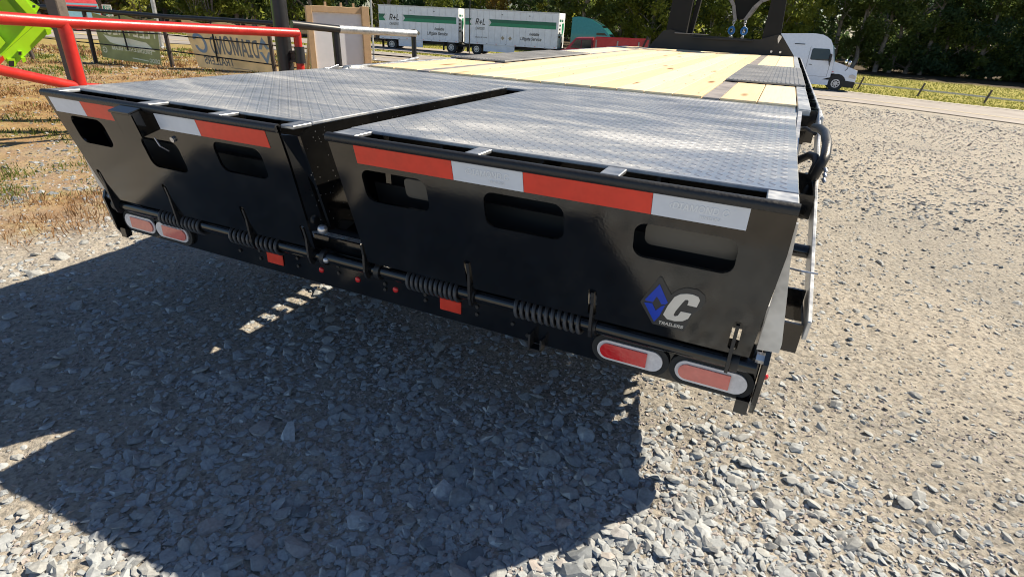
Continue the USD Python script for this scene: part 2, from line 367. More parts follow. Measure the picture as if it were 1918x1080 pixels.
def zones(x, y):
    p = np.stack([x, y, 0 * x], -1)
    w = meshkit.fbm(p * .35, 4, 3) - .5
    w2 = meshkit.fbm(p * 1.6, 4, 9) - .5
    road_n, road_f = edge_y(NEAR_EDGE, x), edge_y(FAR_EDGE, x)
    left = smooth01(0, .8, -(x + 2.05) * .95 - np.maximum(.15 - y, 0) * 1.3 - np.maximum(y - 4, 0) * 0 + w * 1.3 + w2 * 1.2)
    dry = left * (1 - smooth01(-1, .6, y - road_n))
    patchy = np.clip(.35 + 1.3 * (meshkit.fbm(p * 2.3, 3, 21) - .35), 0, 1)
    nearness = smooth01(2, 6, -x)
    dry = dry * np.clip(patchy + nearness * .5, 0, 1)
    verge = smooth01(.1, .8, y - road_f + w * .8)
    verge = np.maximum(verge, (1 - smooth01(-.3, .3, y - road_n)) * smooth01(13, 18, np.hypot(x - EYE[0], y - EYE[1])) * (x < -4) * .7 * np.clip(patchy, 0, 1))
    D = np.hypot(x - EYE[0], y - EYE[1])
    litter = smooth01(57, 63, D + w * 5 - 5 * smooth01(1, 6, x)) * (y > 20)
    return dry, verge, litter


az_edges = np.concatenate([np.radians(np.linspace(-82, 52, 640)), np.radians(np.linspace(52, 278, 70))[1:-1]])
radii = np.concatenate([[0.0], np.geomspace(.25, 12, 330), np.geomspace(12, 95, 110)[1:], np.geomspace(95, 420, 12)[1:]])
AA, RR = np.meshgrid(az_edges, radii, indexing='ij')
gx, gy = EYE[0] + RR * np.sin(AA), EYE[1] + RR * np.cos(AA)
pp = np.stack([gx, gy, 0 * gx], -1)


def relief(p, D):
    near = 1 - smooth01(7, 13, D)
    return (.030 * (meshkit.fbm(p * 1.3, 3, 5) - .5) + .016 * (meshkit.fbm(p * 9, 3, 11) - .5) + .008 * (meshkit.fbm(p * 38, 2, 17) - .5)) * near


gz = terrain(gx, gy) + relief(pp, RR)
na, nr = AA.shape
idx = np.arange(na * nr).reshape(na, nr)
F = []
ia = np.arange(na); ib = (ia + 1) % na
q = np.stack([idx[ia][:, :-1], idx[ia][:, 1:], idx[ib][:, 1:], idx[ib][:, :-1]], -1).reshape(-1, 4)
tri = np.vstack([q[:, [0, 2, 1]], q[:, [0, 3, 2]]])
yard = thing('gravel_yard', 'ground of crushed grey gravel and pale dirt running into dry grass', None, kind='structure')
gm = trimesh.Trimesh(np.stack([gx, gy, gz], -1).reshape(-1, 3), tri, process=False)
surf = usdkit.mesh(stage, path_for(yard, 'ground_surface'), gm, ground_mat, True)
dz, vz, lz = zones(gx.ravel(), gy.ravel())
for nm, val in (('dry_grass', dz), ('verge', vz), ('litter', lz)):
    UsdGeom.PrimvarsAPI(surf).CreatePrimvar(nm, Sdf.ValueTypeNames.FloatArray, 'vertex').Set(Vt.FloatArray.FromNumpy(val.astype(np.float32)))


def ground_z(x, y):
    D = np.hypot(x - EYE[0], y - EYE[1]); return terrain(x, y) + relief(np.stack([x, y, 0 * x], -1), D)


def band(E0, E1, f0, f1, lift, xs):
    """A strip of ground between two edges, following the terrain."""
    V, F = [], []
    rows = 14
    for x in xs:
        y0, y1 = edge_y(E0, x), edge_y(E1, x); a, b = y0 + (y1 - y0) * f0, y0 + (y1 - y0) * f1
        for k in range(rows): y = a + (b - a) * k / (rows - 1); V.append((x, y, terrain(x, y) + lift))
    for i in range(len(xs) - 1):
        for k in range(rows - 1):
            s = i * rows + k; F += [(s, s + rows, s + rows + 1), (s, s + rows + 1, s + 1)]
    return trimesh.Trimesh(V, F, process=False)


xs = np.linspace(-75, 80, 260)
road = thing('road', 'worn pinkish grey road crossing behind the trailer', None, kind='structure')
obj('road_surface', band(NEAR_EDGE, FAR_EDGE, 0, 1, .03, xs), asphalt, road, True)
obj('edge_line', band(NEAR_EDGE, FAR_EDGE, .46, .49, .05, xs), line_yellow, road, True)
obj('edge_line', band(NEAR_EDGE, FAR_EDGE, .955, .972, .05, xs), line_white, road, True)
# the second carriageway, on which the box trailers stand
far0, far1 = FAR_EDGE + [0, 2.6], FAR_EDGE + [0, 9.5]
far0[4:, 1] += [4, 9, 14, 20, 24]; far1[4:, 1] += [7, 14, 22, 30, 36]
far_road = obj('far_road', band(far0, far1, 0, 1, .03, np.linspace(-75, 2, 120)), asphalt, None, True)
tag(far_road, 'far road beyond the grass strip under the box trailers', None, kind='structure')


# ------------------------------------------------------------------ stones
def hull_stone(n, flat, rng):
    p = rng.normal(size=(n, 3)); p /= np.linalg.norm(p, axis=1, keepdims=True); p *= rng.uniform(.8, 1.0, (n, 1))
    p *= [1.0, rng.uniform(.6, .9), flat]
    return trimesh.convex.convex_hull(p)


def field(protos, x, y, size, sink, rng, tilt=.24):
    """All stones as one mesh."""
    V, F, off = [], [], 0
    which = rng.integers(0, len(protos), len(x)); z = ground_z(x, y)
    for k, pr in enumerate(protos):
        s = np.nonzero(which == k)[0]
        if not len(s): continue
        a, tx, ty = rng.uniform(0, 2 * np.pi, len(s)), rng.normal(0, tilt, len(s)), rng.normal(0, tilt, len(s))
        v = np.asarray(pr.vertices)[None] * size[s, None, None]
        c, n = np.cos(a)[:, None], np.sin(a)[:, None]
        X = v[..., 0] * c - v[..., 1] * n; Y = v[..., 0] * n + v[..., 1] * c; Z = v[..., 2] + X * tx[:, None] + Y * ty[:, None]
        v = np.stack([X + x[s, None], Y + y[s, None], Z + (z[s] + sink * size[s])[:, None]], -1)
        nv = v.shape[1]
        f = np.asarray(pr.faces)[None] + (off + np.arange(len(s)) * nv)[:, None, None]
        V.append(v.reshape(-1, 3)); F.append(f.reshape(-1, 3)); off += len(s) * nv
    return trimesh.Trimesh(np.vstack(V), np.vstack(F), process=False)


rs = np.random.default_rng(11)
P_small = [hull_stone(8, .5, rs) for _ in range(14)]
P_mid = [hull_stone(13, .36, rs) for _ in range(18)]
P_big = [hull_stone(22, .38, rs) for _ in range(24)]


def polar(n, r0, r1, a0=-78, a1=48, power=1.0):
    """Points spread round the camera so that density falls with distance."""
    u = rs.uniform(0, 1, n); r = r0 * (r1 / r0) ** (u ** power); a = np.radians(rs.uniform(a0, a1, n))
    return EYE[0] + r * np.sin(a), EYE[1] + r * np.cos(a), r


def keep(x, y, lo=.25, hi=1.0, seed=31, dirt_right=True):
    p = np.stack([x, y, 0 * x], -1)
    c = np.clip((meshkit.fbm(p * 1.5, 4, seed) - .38) / .19, 0, 1)
    dry, ver, lit = zones(x, y)
    ro = (y > edge_y(NEAR_EDGE, x) - .3)
    right = 1 - .22 * smooth01(.9, 2.2, x) * smooth01(-.2, .7, y) if dirt_right else 1
    return rs.uniform(0, 1, len(x)) < (lo + (hi - lo) * c) * right * (1 - .8 * dry) * (1 - ver) * (1 - lit) * (1 - ro)


shrink = lambda x, y: 1 - .24 * smooth01(.7, 1.9, x + .25 * y)
x, y, r = polar(90000, .55, 24); k = keep(x, y, .45); x, y, r = x[k], y[k], r[k]
sz_ = np.clip(rs.lognormal(math.log(.0072), .32, len(x)), .0035, .016) * np.maximum(1, r / 3.4) * (.5 + .5 * shrink(x, y))
obj('small_gravel', field(P_small, x, y, sz_, .05, rs), stone_mat, yard, kind='stuff')
x, y, r = polar(60000, .55, 26); k = keep(x, y, .34, 1.0, 47); x, y, r = x[k], y[k], r[k]
sz_ = np.clip(rs.lognormal(math.log(.0120), .42, len(x)), .005, .034) * np.maximum(1, r / 8) * shrink(x, y)
obj('gravel', field(P_mid, x, y, sz_, .04, rs), stone_mat, yard, kind='stuff')
x, y, r = polar(45000, 4.5, 27); k = keep(x, y, .6, 1.0, 71); x, y, r = x[k], y[k], r[k]
obj('far_gravel', field(P_mid, x, y, np.clip(rs.lognormal(math.log(.017), .35, len(x)), .008, .045) * np.maximum(1, r / 14), .0, rs), stone_mat, yard, kind='stuff')
x, y, r = polar(5600, .6, 16); k = keep(x, y, .26, 1.0, 47, False); x, y, r = x[k], y[k], r[k]
sz_ = np.clip(rs.lognormal(math.log(.0225), .30, len(x)), .014, .048) * np.maximum(1, r / 14) * shrink(x, y)
order = np.argsort(-(sz_ / r))
big, rest = order[:300], order[300:]
obj('loose_stones', field(P_big, x[rest], y[rest], sz_[rest], .08, rs), stone_mat, yard, kind='stuff')
for i in big:
    obj('stone', field(P_big, x[i:i + 1], y[i:i + 1], sz_[i:i + 1], .1, rs), stone_mat, yard)


# grass blades
def blades(x, y, h, w, rng, lay=.8):
    n = len(x); a = rng.uniform(0, 2 * np.pi, n); z = terrain(x, y)
    base = np.stack([x, y, z - .005], -1); side = np.stack([np.cos(a), np.sin(a), 0 * a], -1) * (w / 2)[:, None]
    b = rng.uniform(0, 2 * np.pi, n); l = rng.uniform(.1, 1, n) * lay
    tip = base + np.stack([np.cos(b) * l, np.sin(b) * l, np.sqrt(np.maximum(.08, 1 - l * l))], -1) * h[:, None]
    mid = base * .45 + tip * .55 + [0, 0, 1] * (h * .12)[:, None]
    V = np.stack([base - side, base + side, mid + side * .8, mid - side * .8, tip], 1).reshape(-1, 3)
    o = np.arange(n)[:, None] * 5
    Fc = np.concatenate([o + [0, 1, 2], o + [0, 2, 3], o + [3, 2, 4]], 0)
    return trimesh.Trimesh(V, Fc, process=False)


green_blade = leaf_mat('short_green_grass', [(0, (.09, .12, .02)), (.6, (.17, .20, .04)), (1, (.30, .28, .07))], .3)
x, y, r = polar(210000, 2.6, 26, -84, -12, .8); dry, ver, lit = zones(x, y); dry = dry * smooth01(-12, -30, np.degrees(np.arctan2(x - EYE[0], y - EYE[1])))
tuft = meshkit.fbm(np.stack([x, y, 0 * x], -1) * 3.1, 3, 61)
k = rs.uniform(0, 1, len(x)) < np.maximum(dry, ver * .8) * np.clip((tuft - .30) * 4.5, .12, 1) * (y < edge_y(NEAR_EDGE, x) - .2); x, y, r, tuft = x[k], y[k], r[k], tuft[k]
hgt = rs.uniform(.014, .042, len(x)) * (.6 + 1.3 * np.clip((tuft - .45) * 4, 0, 1)) * np.maximum(1, r / 11)
green = (meshkit.fbm(np.stack([x, y, 0 * x], -1) * .55, 3, 83) + rs.normal(0, .07, len(x)) + smooth01(8, 16, r) * .07) > .535
for sel, mm, nm, lab in ((~green, straw, 'dry_grass', 'short dry straw coloured grass left of the trailer and under the fence'), (green, green_blade, 'green_grass', 'patches of short green grass among the dry grass by the fence')):
    o = obj(nm, blades(x[sel], y[sel], hgt[sel], .0034 * np.maximum(1, r[sel] / 3.2) * rs.uniform(.7, 1.4, sel.sum()), rs, .985), mm)
    tag(o, lab, 'grass', kind='stuff')
x = rs.uniform(-45, 42, 60000); y = edge_y(FAR_EDGE, x) + .3 + rs.uniform(0, 1, len(x)) ** 1.3 * 26; dry, ver, lit = zones(x, y)
k = (ver > .3) & (lit < .5) & ~((y > edge_y(far0, x) - .1) & (y < edge_y(far1, x) + .1) & (x < 2)); x, y = x[k], y[k]
hg = rs.uniform(.03, .11, len(x))
o = obj('verge_grass', blades(x, y, hg, np.full(len(x), .05), rs, .8), verge_blade)
tag(o, 'rough yellow green grass on the verge beyond the road', 'grass', kind='stuff')

# ------------------------------------------------------------------ the trailer
FDN = np.array([0, .12, -.46]); FDN /= np.linalg.norm(FDN)          # down the slanted rear face
FOUT = np.array([0, -.46, -.12]); FOUT /= np.linalg.norm(FOUT)      # out of it, to the rear
inner_mat = plain('grey_primer_panel', (.075, .070, .062), .35)
upright_mat = plain('black_rough_steel', (.009, .009, .009), .6, spec=.25)
trailer = thing('flatbed_trailer', 'long black gooseneck flatbed trailer with pine deck and two folded tread plate ramps', 'trailer')


def on_face(poly, depth, lift=0.0):
    """A plate lying on the slanted rear face; the outline is (x, distance down the face)."""
    o = np.array([0, 0, DECK]) + FOUT * lift
    return mapm(ext(poly, depth), o, (1, 0, 0), FDN, FOUT)


def fp(x, s, out=0.0): return np.array([x, 0, DECK]) + FDN * s + FOUT * out


def lug_mesh(x0, x1, y0, y1, z, pitch=.0222, inside=None):
    """Raised tread lugs, set crosswise in turn."""
    nx, ny = int((x1 - x0) / pitch), int((y1 - y0) / pitch)
    ox, oy = x0 + (x1 - x0 - (nx - 1) * pitch) / 2, y0 + (y1 - y0 - (ny - 1) * pitch) / 2
    i, j = np.meshgrid(np.arange(nx), np.arange(ny), indexing='ij'); i, j = i.ravel(), j.ravel()
    cx, cy = ox + i * pitch, oy + j * pitch
    if inside is not None: k = inside(cx, cy); i, j, cx, cy = i[k], j[k], cx[k], cy[k]
    a = np.where((i + j) % 2 == 0, np.pi / 4, -np.pi / 4)
    L, w, h = pitch * .60, pitch * .22, .0016
    base = np.array([(-L, 0, 0), (-L * .35, -w, 0), (L * .35, -w, 0), (L, 0, 0), (L * .35, w, 0), (-L * .35, w, 0), (-L * .5, 0, h), (L * .5, 0, h)])
    faces = np.array([(0, 1, 6), (1, 2, 7), (1, 7, 6), (2, 3, 7), (3, 4, 7), (4, 5, 6), (4, 6, 7), (5, 0, 6)])
    c, s = np.cos(a)[:, None], np.sin(a)[:, None]
    V = np.stack([base[:, 0] * c - base[:, 1] * s + cx[:, None], base[:, 0] * s + base[:, 1] * c + cy[:, None], np.broadcast_to(base[:, 2] + z, (len(cx), 8))], -1)
    return trimesh.Trimesh(V.reshape(-1, 3), (faces[None] + (np.arange(len(cx)) * 8)[:, None, None]).reshape(-1, 3), process=False)


def text_on(text, height, o, xdir, ydir, m, name, parent, bold=True, shear=0.0, width=None, mirror=False, depth=.0015):
    t = meshkit.text_mesh(text, height, depth, bold)
    v = np.array(t.vertices); v[:, 0] -= v[:, 0].min()
    if width: v[:, 0] *= width / v[:, 0].max()
    v[:, 0] += v[:, 1] * shear
    if mirror: v[:, 0] = v[:, 0].max() - v[:, 0]
    t.vertices = v
    if mirror: t.invert()
    x, y = np.array(xdir, float), np.array(ydir, float); x /= np.linalg.norm(x); y = y - x * (y @ x); y /= np.linalg.norm(y)
    return obj(name, mapm(t, o, x, y, np.cross(x, y)), m, parent)


def ramp(label, x0, x1, xb0, xb1, windows, slits, tapes, left):
    """One folded ramp: slanted rear face, top plate, sides, top bar, tapes."""
    s_bot = .425
    outline = Polygon([(x0, .005), (x1, .005), (x1 + (0 if left else .003), .12), (xb1, s_bot), (xb0, s_bot)])
    holes = [rrect(a, b, c, d, .028) for a, b, c, d in windows] + [rrect(a - .011, a + .011, c, d, .009) for a, c, d in slits]
    face = obj('ramp', on_face(outline.difference(unary_union(holes)), .008, -.004), black_paint, trailer, label=label)
    # rolled top bar
    zc = DECK - .0125
    obj('top_bar', [tube([(x0, .002, zc), (x1, .002, zc)], .0122, 14), bx(x0, x1, .004, .012, DECK - .026, DECK - .0012, .003)], black_satin, face, smooth=40)
    # the plate of the ramp with its tread
    px0, px1, far = (x0 + .005, -.086, 1.41) if left else (.05, 1.2, 1.43)
    plate = obj('top_plate', bx(px0, px1, .086, far, DECK - .009, DECK, .002), plate_mat, face)
    obj('tread_lugs', lug_mesh(px0 + .012, px1 - .012, .094, far - .01, DECK - .0004), plate_mat, face, kind='stuff')
    tabs = [(x0 + .004, x0 + .075), (-.745, -.69), (-.425, -.375), (-.135, -.088)] if left else [(.05, .125), (.455, .495), (.795, .84), (1.14, 1.2)]
    for a, b in tabs: obj('top_tab', bx(a, b, .0125, .086, DECK - .012, DECK - .002, .002), galv, face)
    # sides: deep at the rear, thin at the front
    prof = [(.012, DECK - .034), (.082, DECK - .010), (far, DECK - .010), (far, DECK - .04), (.92, DECK - .15), (.45, DECK - .24), (.26, DECK - .325), (.185, DECK - .335), (.105, DECK - .30)]
    if left:
        prof_l = [(.035, DECK - .034), (.082, DECK - .010), (far, DECK - .010), (far, DECK - .03), (.92, DECK - .085), (.62, DECK - .15), (.45, DECK - .24), (.27, DECK - .34), (.19, DECK - .36), (.12, DECK - .33)]
        obj('side_plate', prism_x(prof_l, -.098, -.088), black_paint, face)
        # the bevel between the face and the inner side
        c0, c1 = fp(x1 - .002, .03), fp(xb1, .36)
        bev = trimesh.Trimesh([c0, c1, (-.098, .19, DECK - .36), (-.098, .035, DECK - .034), c0 + [0, .006, 0], c1 + [0, .006, 0], (-.1, .196, DECK - .36), (-.1, .041, DECK - .034)],
                              [(0, 1, 2), (0, 2, 3), (4, 6, 5), (4, 7, 6), (0, 4, 5), (0, 5, 1), (3, 2, 6), (3, 6, 7), (1, 5, 6), (1, 6, 2), (0, 3, 7), (0, 7, 4)], process=False)
        obj('corner_plate', bev, black_paint, face)
        obj('side_plate', prism_x(prof, px0 + .002, px0 + .012), black_paint, face)
        rd = np.random.default_rng(4); drops = []
        for _ in range(150):
            yy = .05 + rd.uniform(0, 1) ** 1.5 * 1.2; zt, zb = DECK - .02, np.interp(yy, [.1, .27, .45, .92, 1.41], [DECK - .3, DECK - .33, DECK - .23, DECK - .14, DECK - .05])
            s = rd.uniform(.0009, .0019); d = trimesh.creation.icosphere(subdivisions=1, radius=s); d.apply_scale([.5, 1, 1.2]); d.apply_translation((-.088, yy, rd.uniform(zb, zt))); drops.append(d)
        obj('water_droplets', drops, drop_mat, face, True, kind='stuff')
    else:
        obj('side_plate', prism_x(prof, .05, .058), black_paint, face)
        obj('side_plate', prism_x([(a, b - .0) for a, b in prof], px1 - .012, px1 - .002), black_paint, face)
    for k in range(3):
        xx = px0 + (px1 - px0) * (k + 1) / 4
        obj('inner_rib', prism_x([(.10, DECK - .05), (.10, DECK - .012), (far - .05, DECK - .012), (far - .05, DECK - .03), (.6, DECK - .06)], xx - .004, xx + .004), black_dull, face)
    # the inner cross plate seen through the windows
    o = np.array([0, .115, DECK]); inner = Polygon([(px0 + .02, .17), (px1 - .02, .17), (px1 - .02, .27), (px0 + .02, .27)])
    pan = [rrect(.238, .345, .112, .170, .014), rrect(.906, 1.118, .112, .172, .018)] if not left else []
    for q in pan: obj('inner_panel', mapm(ext(q, .005), np.array([0, .04, DECK]), (1, 0, 0), FDN, FOUT), inner_mat, face)
    obj('inner_wall', bx(px0 + .02, px1 - .02, .235, .241, DECK - .34, DECK - .016), black_dull, face)
    obj('inner_panel', mapm(ext(inner, .006), o, (1, 0, 0), FDN, FOUT), black_dull, face)
    for a, b, m in tapes: obj('reflective_tape', on_face(sbox(a, .0225, b, .0765), .0008, .0042), m, face)
    for a, c, d in slits:                                            # hinge lugs standing in the slits, reaching down to the pipe
        p = [(c + .012, -.004), (c + .012, .004), (c + .05, .006), (.455, .022), (.480, .020), (.49, .010), (.47, -.03), (c + .06, -.012)]
        t = mapm(ext(Polygon(p), .008), fp(a - .004, 0), FDN, FOUT, (1, 0, 0))
        obj('hinge_lug', t, black_satin, face)
    return face


win_r = [(.128, .336, .093, .192), (.504, .718, .094, .196), (.888, 1.112, .103, .196)]
win_l = [(-1.147, -.967, .085, .187), (-.798, -.616, .118, .230), (-.44, -.239, .088, .190)]
sl_r = [(.053, .35, .412), (.43, .325, .412), (.797, .325, .412), (1.15, .322, .412)]
sl_l = [(-1.165, .300, .40), (-.80, .300, .412), (-.43, .320, .412), (-.175, .34, .412)]
right_ramp = ramp('right ramp with four tape bands and a blue and white emblem', .041, 1.2025, .062, 1.192, win_r, sl_r,
                  [(.126, .4245, tape_red), (.4255, .6165, tape_white), (.6175, .9205, tape_red), (.9215, 1.117, tape_white)], False)
left_ramp = ramp('left ramp with a licence bracket between its tapes', -1.228, -.135, -1.19, -.15, win_l, sl_l,
                 [(-1.203, -1.0305, tape_white), (-1.0295, -.79, tape_red), (-.657, -.4725, tape_white), (-.4715, -.187, tape_red)], True)
# print on the white tape
for a, b in ((.4255, .6165), (.9215, 1.117)):
    text_on('‹DIAMOND C', .0155, fp(a + .035, .052, .0052), (1, 0, 0), -FDN, tape_print, 'tape_lettering', right_ramp, True, .12, (b - a) * .62, depth=.0006)
    text_on('TRAILERS', .0075, fp(a + .1, .066, .0052), (1, 0, 0), -FDN, tape_print, 'tape_lettering', right_ramp, True, .12, .042, depth=.0006)
# emblem
up_d = [(.9607, .2607), (.9854, .3107), (.9812, .3175), (.9715, .3205), (.9582, .299), (.9502, .3191), (.9324, .32), (.9311, .3159)]
lo_d = [(.9295, .3265), (.9489, .3229), (.9596, .3444), (.9721, .3259), (.9806, .3199), (.9705, .3582), (.9592, .3818)]
back = [(.9612, .2428), (.9897, .2919), (1.0065, .2699), (1.0241, .2586), (1.0476, .2581), (1.0616, .2686), (1.0653, .2823), (1.0591, .3035), (1.0434, .3282), (1.0298, .3873), (.9677, .3862), (.9577, .3866), (.924, .3281)]
C_ = [(.9791, .3509), (.9866, .3214), (.9992, .2891), (1.0107, .2776), (1.0245, .272), (1.0383, .2702), (1.0515, .2737), (1.0563, .2829), (1.0521, .3046), (1.0312, .3044), (1.0327, .2921), (1.0298, .2882), (1.0236, .2901), (1.0186, .3007), (1.0061, .331), (1.0028, .3445), (1.0067, .3489), (1.0136, .3444), (1.0191, .3292), (1.0427, .3284), (1.0377, .3457), (1.0261, .3575), (1.0084, .3633), (.9897, .3624)]
emb = obj('emblem', on_face(Polygon(back).buffer(.004), .0012, .0042), dark_decal, trailer, label='blue diamond and white letter emblem with TRAILERS below')
obj('emblem_diamond', on_face(Polygon(up_d), .001, .0056), blue_logo, emb); obj('emblem_diamond', on_face(Polygon(lo_d), .001, .0056), blue_logo, emb)
obj('emblem_letter', on_face(Polygon(C_).buffer(.0022).buffer(-.0018), .001, .0056), white_logo, emb)
text_on('TRAILERS', .0092, fp(.9695, .3835, .0056), (1, 0, .02), -FDN, white_logo, 'emblem_lettering', emb, True, .18, .060, depth=.001)
# licence plate bracket on the left ramp
br = obj('licence_bracket', [mapm(ext(sbox(-.79, .018, -.692, .093), .004), np.array([0, 0, DECK]) + FOUT * .05, (1, 0, 0), FDN, FOUT),
                             on_face(sbox(-.79, .012, -.782, .09), .05, .0042), on_face(sbox(-.70, .012, -.692, .09), .05, .0042), on_face(sbox(-.79, .008, -.692, .014), .055, .0042)], black_paint, trailer)
for xx, s in ((-.80, .108), (-.617, .106)):
    obj('bolt', mapm(trimesh.creation.cylinder(radius=.009, height=.007, sections=12), fp(xx, s, .0075), (1, 0, 0), FDN, FOUT), bolt_mat, trailer)
obj('bracket_wire', tube([fp(-.745, .16, -.02), fp(-.735, .125, -.01), fp(-.715, .115, .004), fp(-.70, .14, .008), fp(-.695, .165, -.01)], .002, 6), bolt_mat, trailer)

# tail: hinge pipe, springs, bumper, lights
PY, PZ = .130, .474
obj('hinge_pipe', tube([(-1.20, PY, PZ), (1.215, PY, PZ)], .021, 14), black_paint, trailer, 40)
for a, b in ((-.925, -.70), (-.555, -.32), (.20, .385), (.565, .77)):
    th = np.linspace(0, 11 * 2 * np.pi, 11 * 14); cx = np.linspace(a, b, len(th))
    obj('hinge_spring', tube(np.stack([cx, PY + .0265 * np.cos(th), PZ - .004 + .0265 * np.sin(th)], -1), .0062, 6), spring_mat, trailer, True)
for a in (-1.19, -.81, -.44, -.13, .09, .43, .80, 1.165): obj('hinge_collar', mapm(trimesh.creation.cylinder(radius=.028, height=.018, sections=16), (a, PY, PZ), (0, 1, 0), (0, 0, 1), (1, 0, 0)), black_satin, trailer, 40)
hole = [Point(xx, .408).buffer(.001) for xx in (0,)]
bump = obj('bumper', bx(-1.225, 1.225, .150, .160, .352, .478, .003), black_paint, trailer)
obj('bumper_flange', bx(-1.225, 1.225, .161, .24, .352, .360, .002), black_paint, trailer)
obj('bumper_flange', bx(-1.225, 1.225, .161, .24, .470, .478, .002), black_paint, trailer)


def oval(w, h, y, d): return prism_y(LineString([(-(w - h) / 2, 0), ((w - h) / 2, 0)]).buffer(h / 2, quad_segs=10), y, y + d)


def tail_light(xc, lens, flip, label):
    z = .407
    g = oval(.212, .088, .138, .011); g.apply_translation((xc, 0, z)); t = obj('tail_light', g, rubber, trailer, 40, label=label)
    g = oval(.180, .060, .133, .006); g.apply_translation((xc, 0, z)); obj('reflector_rim', g, lens_clear, t, 40)
    full = LineString([(-.055, 0), (.055, 0)]).buffer(.0215, quad_segs=10)
    cut = full.intersection(sbox(-.2, -.1, .052, .1) if not flip else sbox(-.052, -.1, .2, .1))
    g = prism_y(cut, .128, .1335); g.apply_translation((xc - (.004 if not flip else -.004), 0, z)); obj('lens', g, lens, t, 40)


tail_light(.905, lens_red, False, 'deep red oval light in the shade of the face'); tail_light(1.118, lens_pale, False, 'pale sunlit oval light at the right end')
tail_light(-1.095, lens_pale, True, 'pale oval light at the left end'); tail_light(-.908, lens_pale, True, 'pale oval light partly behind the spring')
for xx in (-.177, -.022, .130):
    g = trimesh.creation.icosphere(subdivisions=2, radius=.0105); g.apply_scale([1, .6, 1]); g.apply_translation((xx, .149, .408)); obj('clearance_light', g, red_dot, trailer, True)
for xx in (-.387, .337): obj('red_reflector', bx(xx - .038, xx + .038, .144, .1495, .384, .426, .003), tape_red, trailer)
for xx, zz in ((-.28, .40), (-.28, .43), (-.1, .415), (-.1, .44), (.09, .42), (.09, .40), (.245, .40), (.245, .42), (.43, .40), (.43, .425), (.55, .40), (-.46, .39), (-.46, .42), (.60, .375), (-.56, .40)):
    obj('bolt', mapm(trimesh.creation.cylinder(radius=.006, height=.006, sections=8), (xx, .1475, zz), (1, 0, 0), (0, 0, 1), (0, 1, 0)), black_satin, trailer)
obj('latch_bracket', [bx(.615, .655, .12, .150, .345, .352), bx(.615, .621, .115, .150, .345, .40), bx(.65, .655, .12, .15, .35, .385)], black_satin, trailer)
# end plates of the bumper
for s in (-1, 1):
    obj('bumper_end_plate', prism_x([(.10, .50), (.12, .545), (.235, .545), (.25, .35), (.135, .335), (.118, .37)], s * 1.226, s * 1.238), black_paint, trailer)
    obj('bumper_end_plate', prism_x([(.125, .37), (.149, .37), (.149, .335), (.125, .33)], s * 1.19, s * 1.222), black_paint, trailer)
    g = trimesh.creation.icosphere(subdivisions=2, radius=.009); g.apply_translation((s * 1.243, .17, .43)); obj('side_marker', g, red_dot, trailer, True)
    obj('pivot_bolt', mapm(trimesh.creation.cylinder(radius=.014, height=.02, sections=6), (s * 1.218, PY - .006, PZ + .03), (0, 1, 0), (0, 0, 1), (1, 0, 0)), bolt_mat, trailer)
# middle of the tail between the ramps
obj('centre_plate', bx(-.21, .10, .165, .173, .47, .53, .002), black_paint, trailer)
obj('centre_bar', obox((-.20, .30, .60), (.06, .26, .585), .07, .05, .006), black_paint, trailer)
obj('centre_hinge', mapm(trimesh.creation.cylinder(radius=.022, height=.045, sections=16), (-.125, .135, .475), (0, 1, 0), (0, 0, 1), (1, 0, 0)), black_satin, trailer, 40)
g = trimesh.creation.icosphere(subdivisions=2, radius=.016); g.apply_translation((-.105, .10, .585)); obj('pivot_bolt', g, bolt_mat, trailer, True)
g = trimesh.creation.icosphere(subdivisions=2, radius=.011); g.apply_translation((-.115, .112, .472)); obj('pivot_bolt', g, bolt_mat, trailer, True)
obj('centre_bracket', bx(.0, .035, .128, .155, .462, .482, .002), galv, trailer)
obj('breather_plate', bx(-.07, .045, .30, .31, .47, .56, .002), galv, trailer)

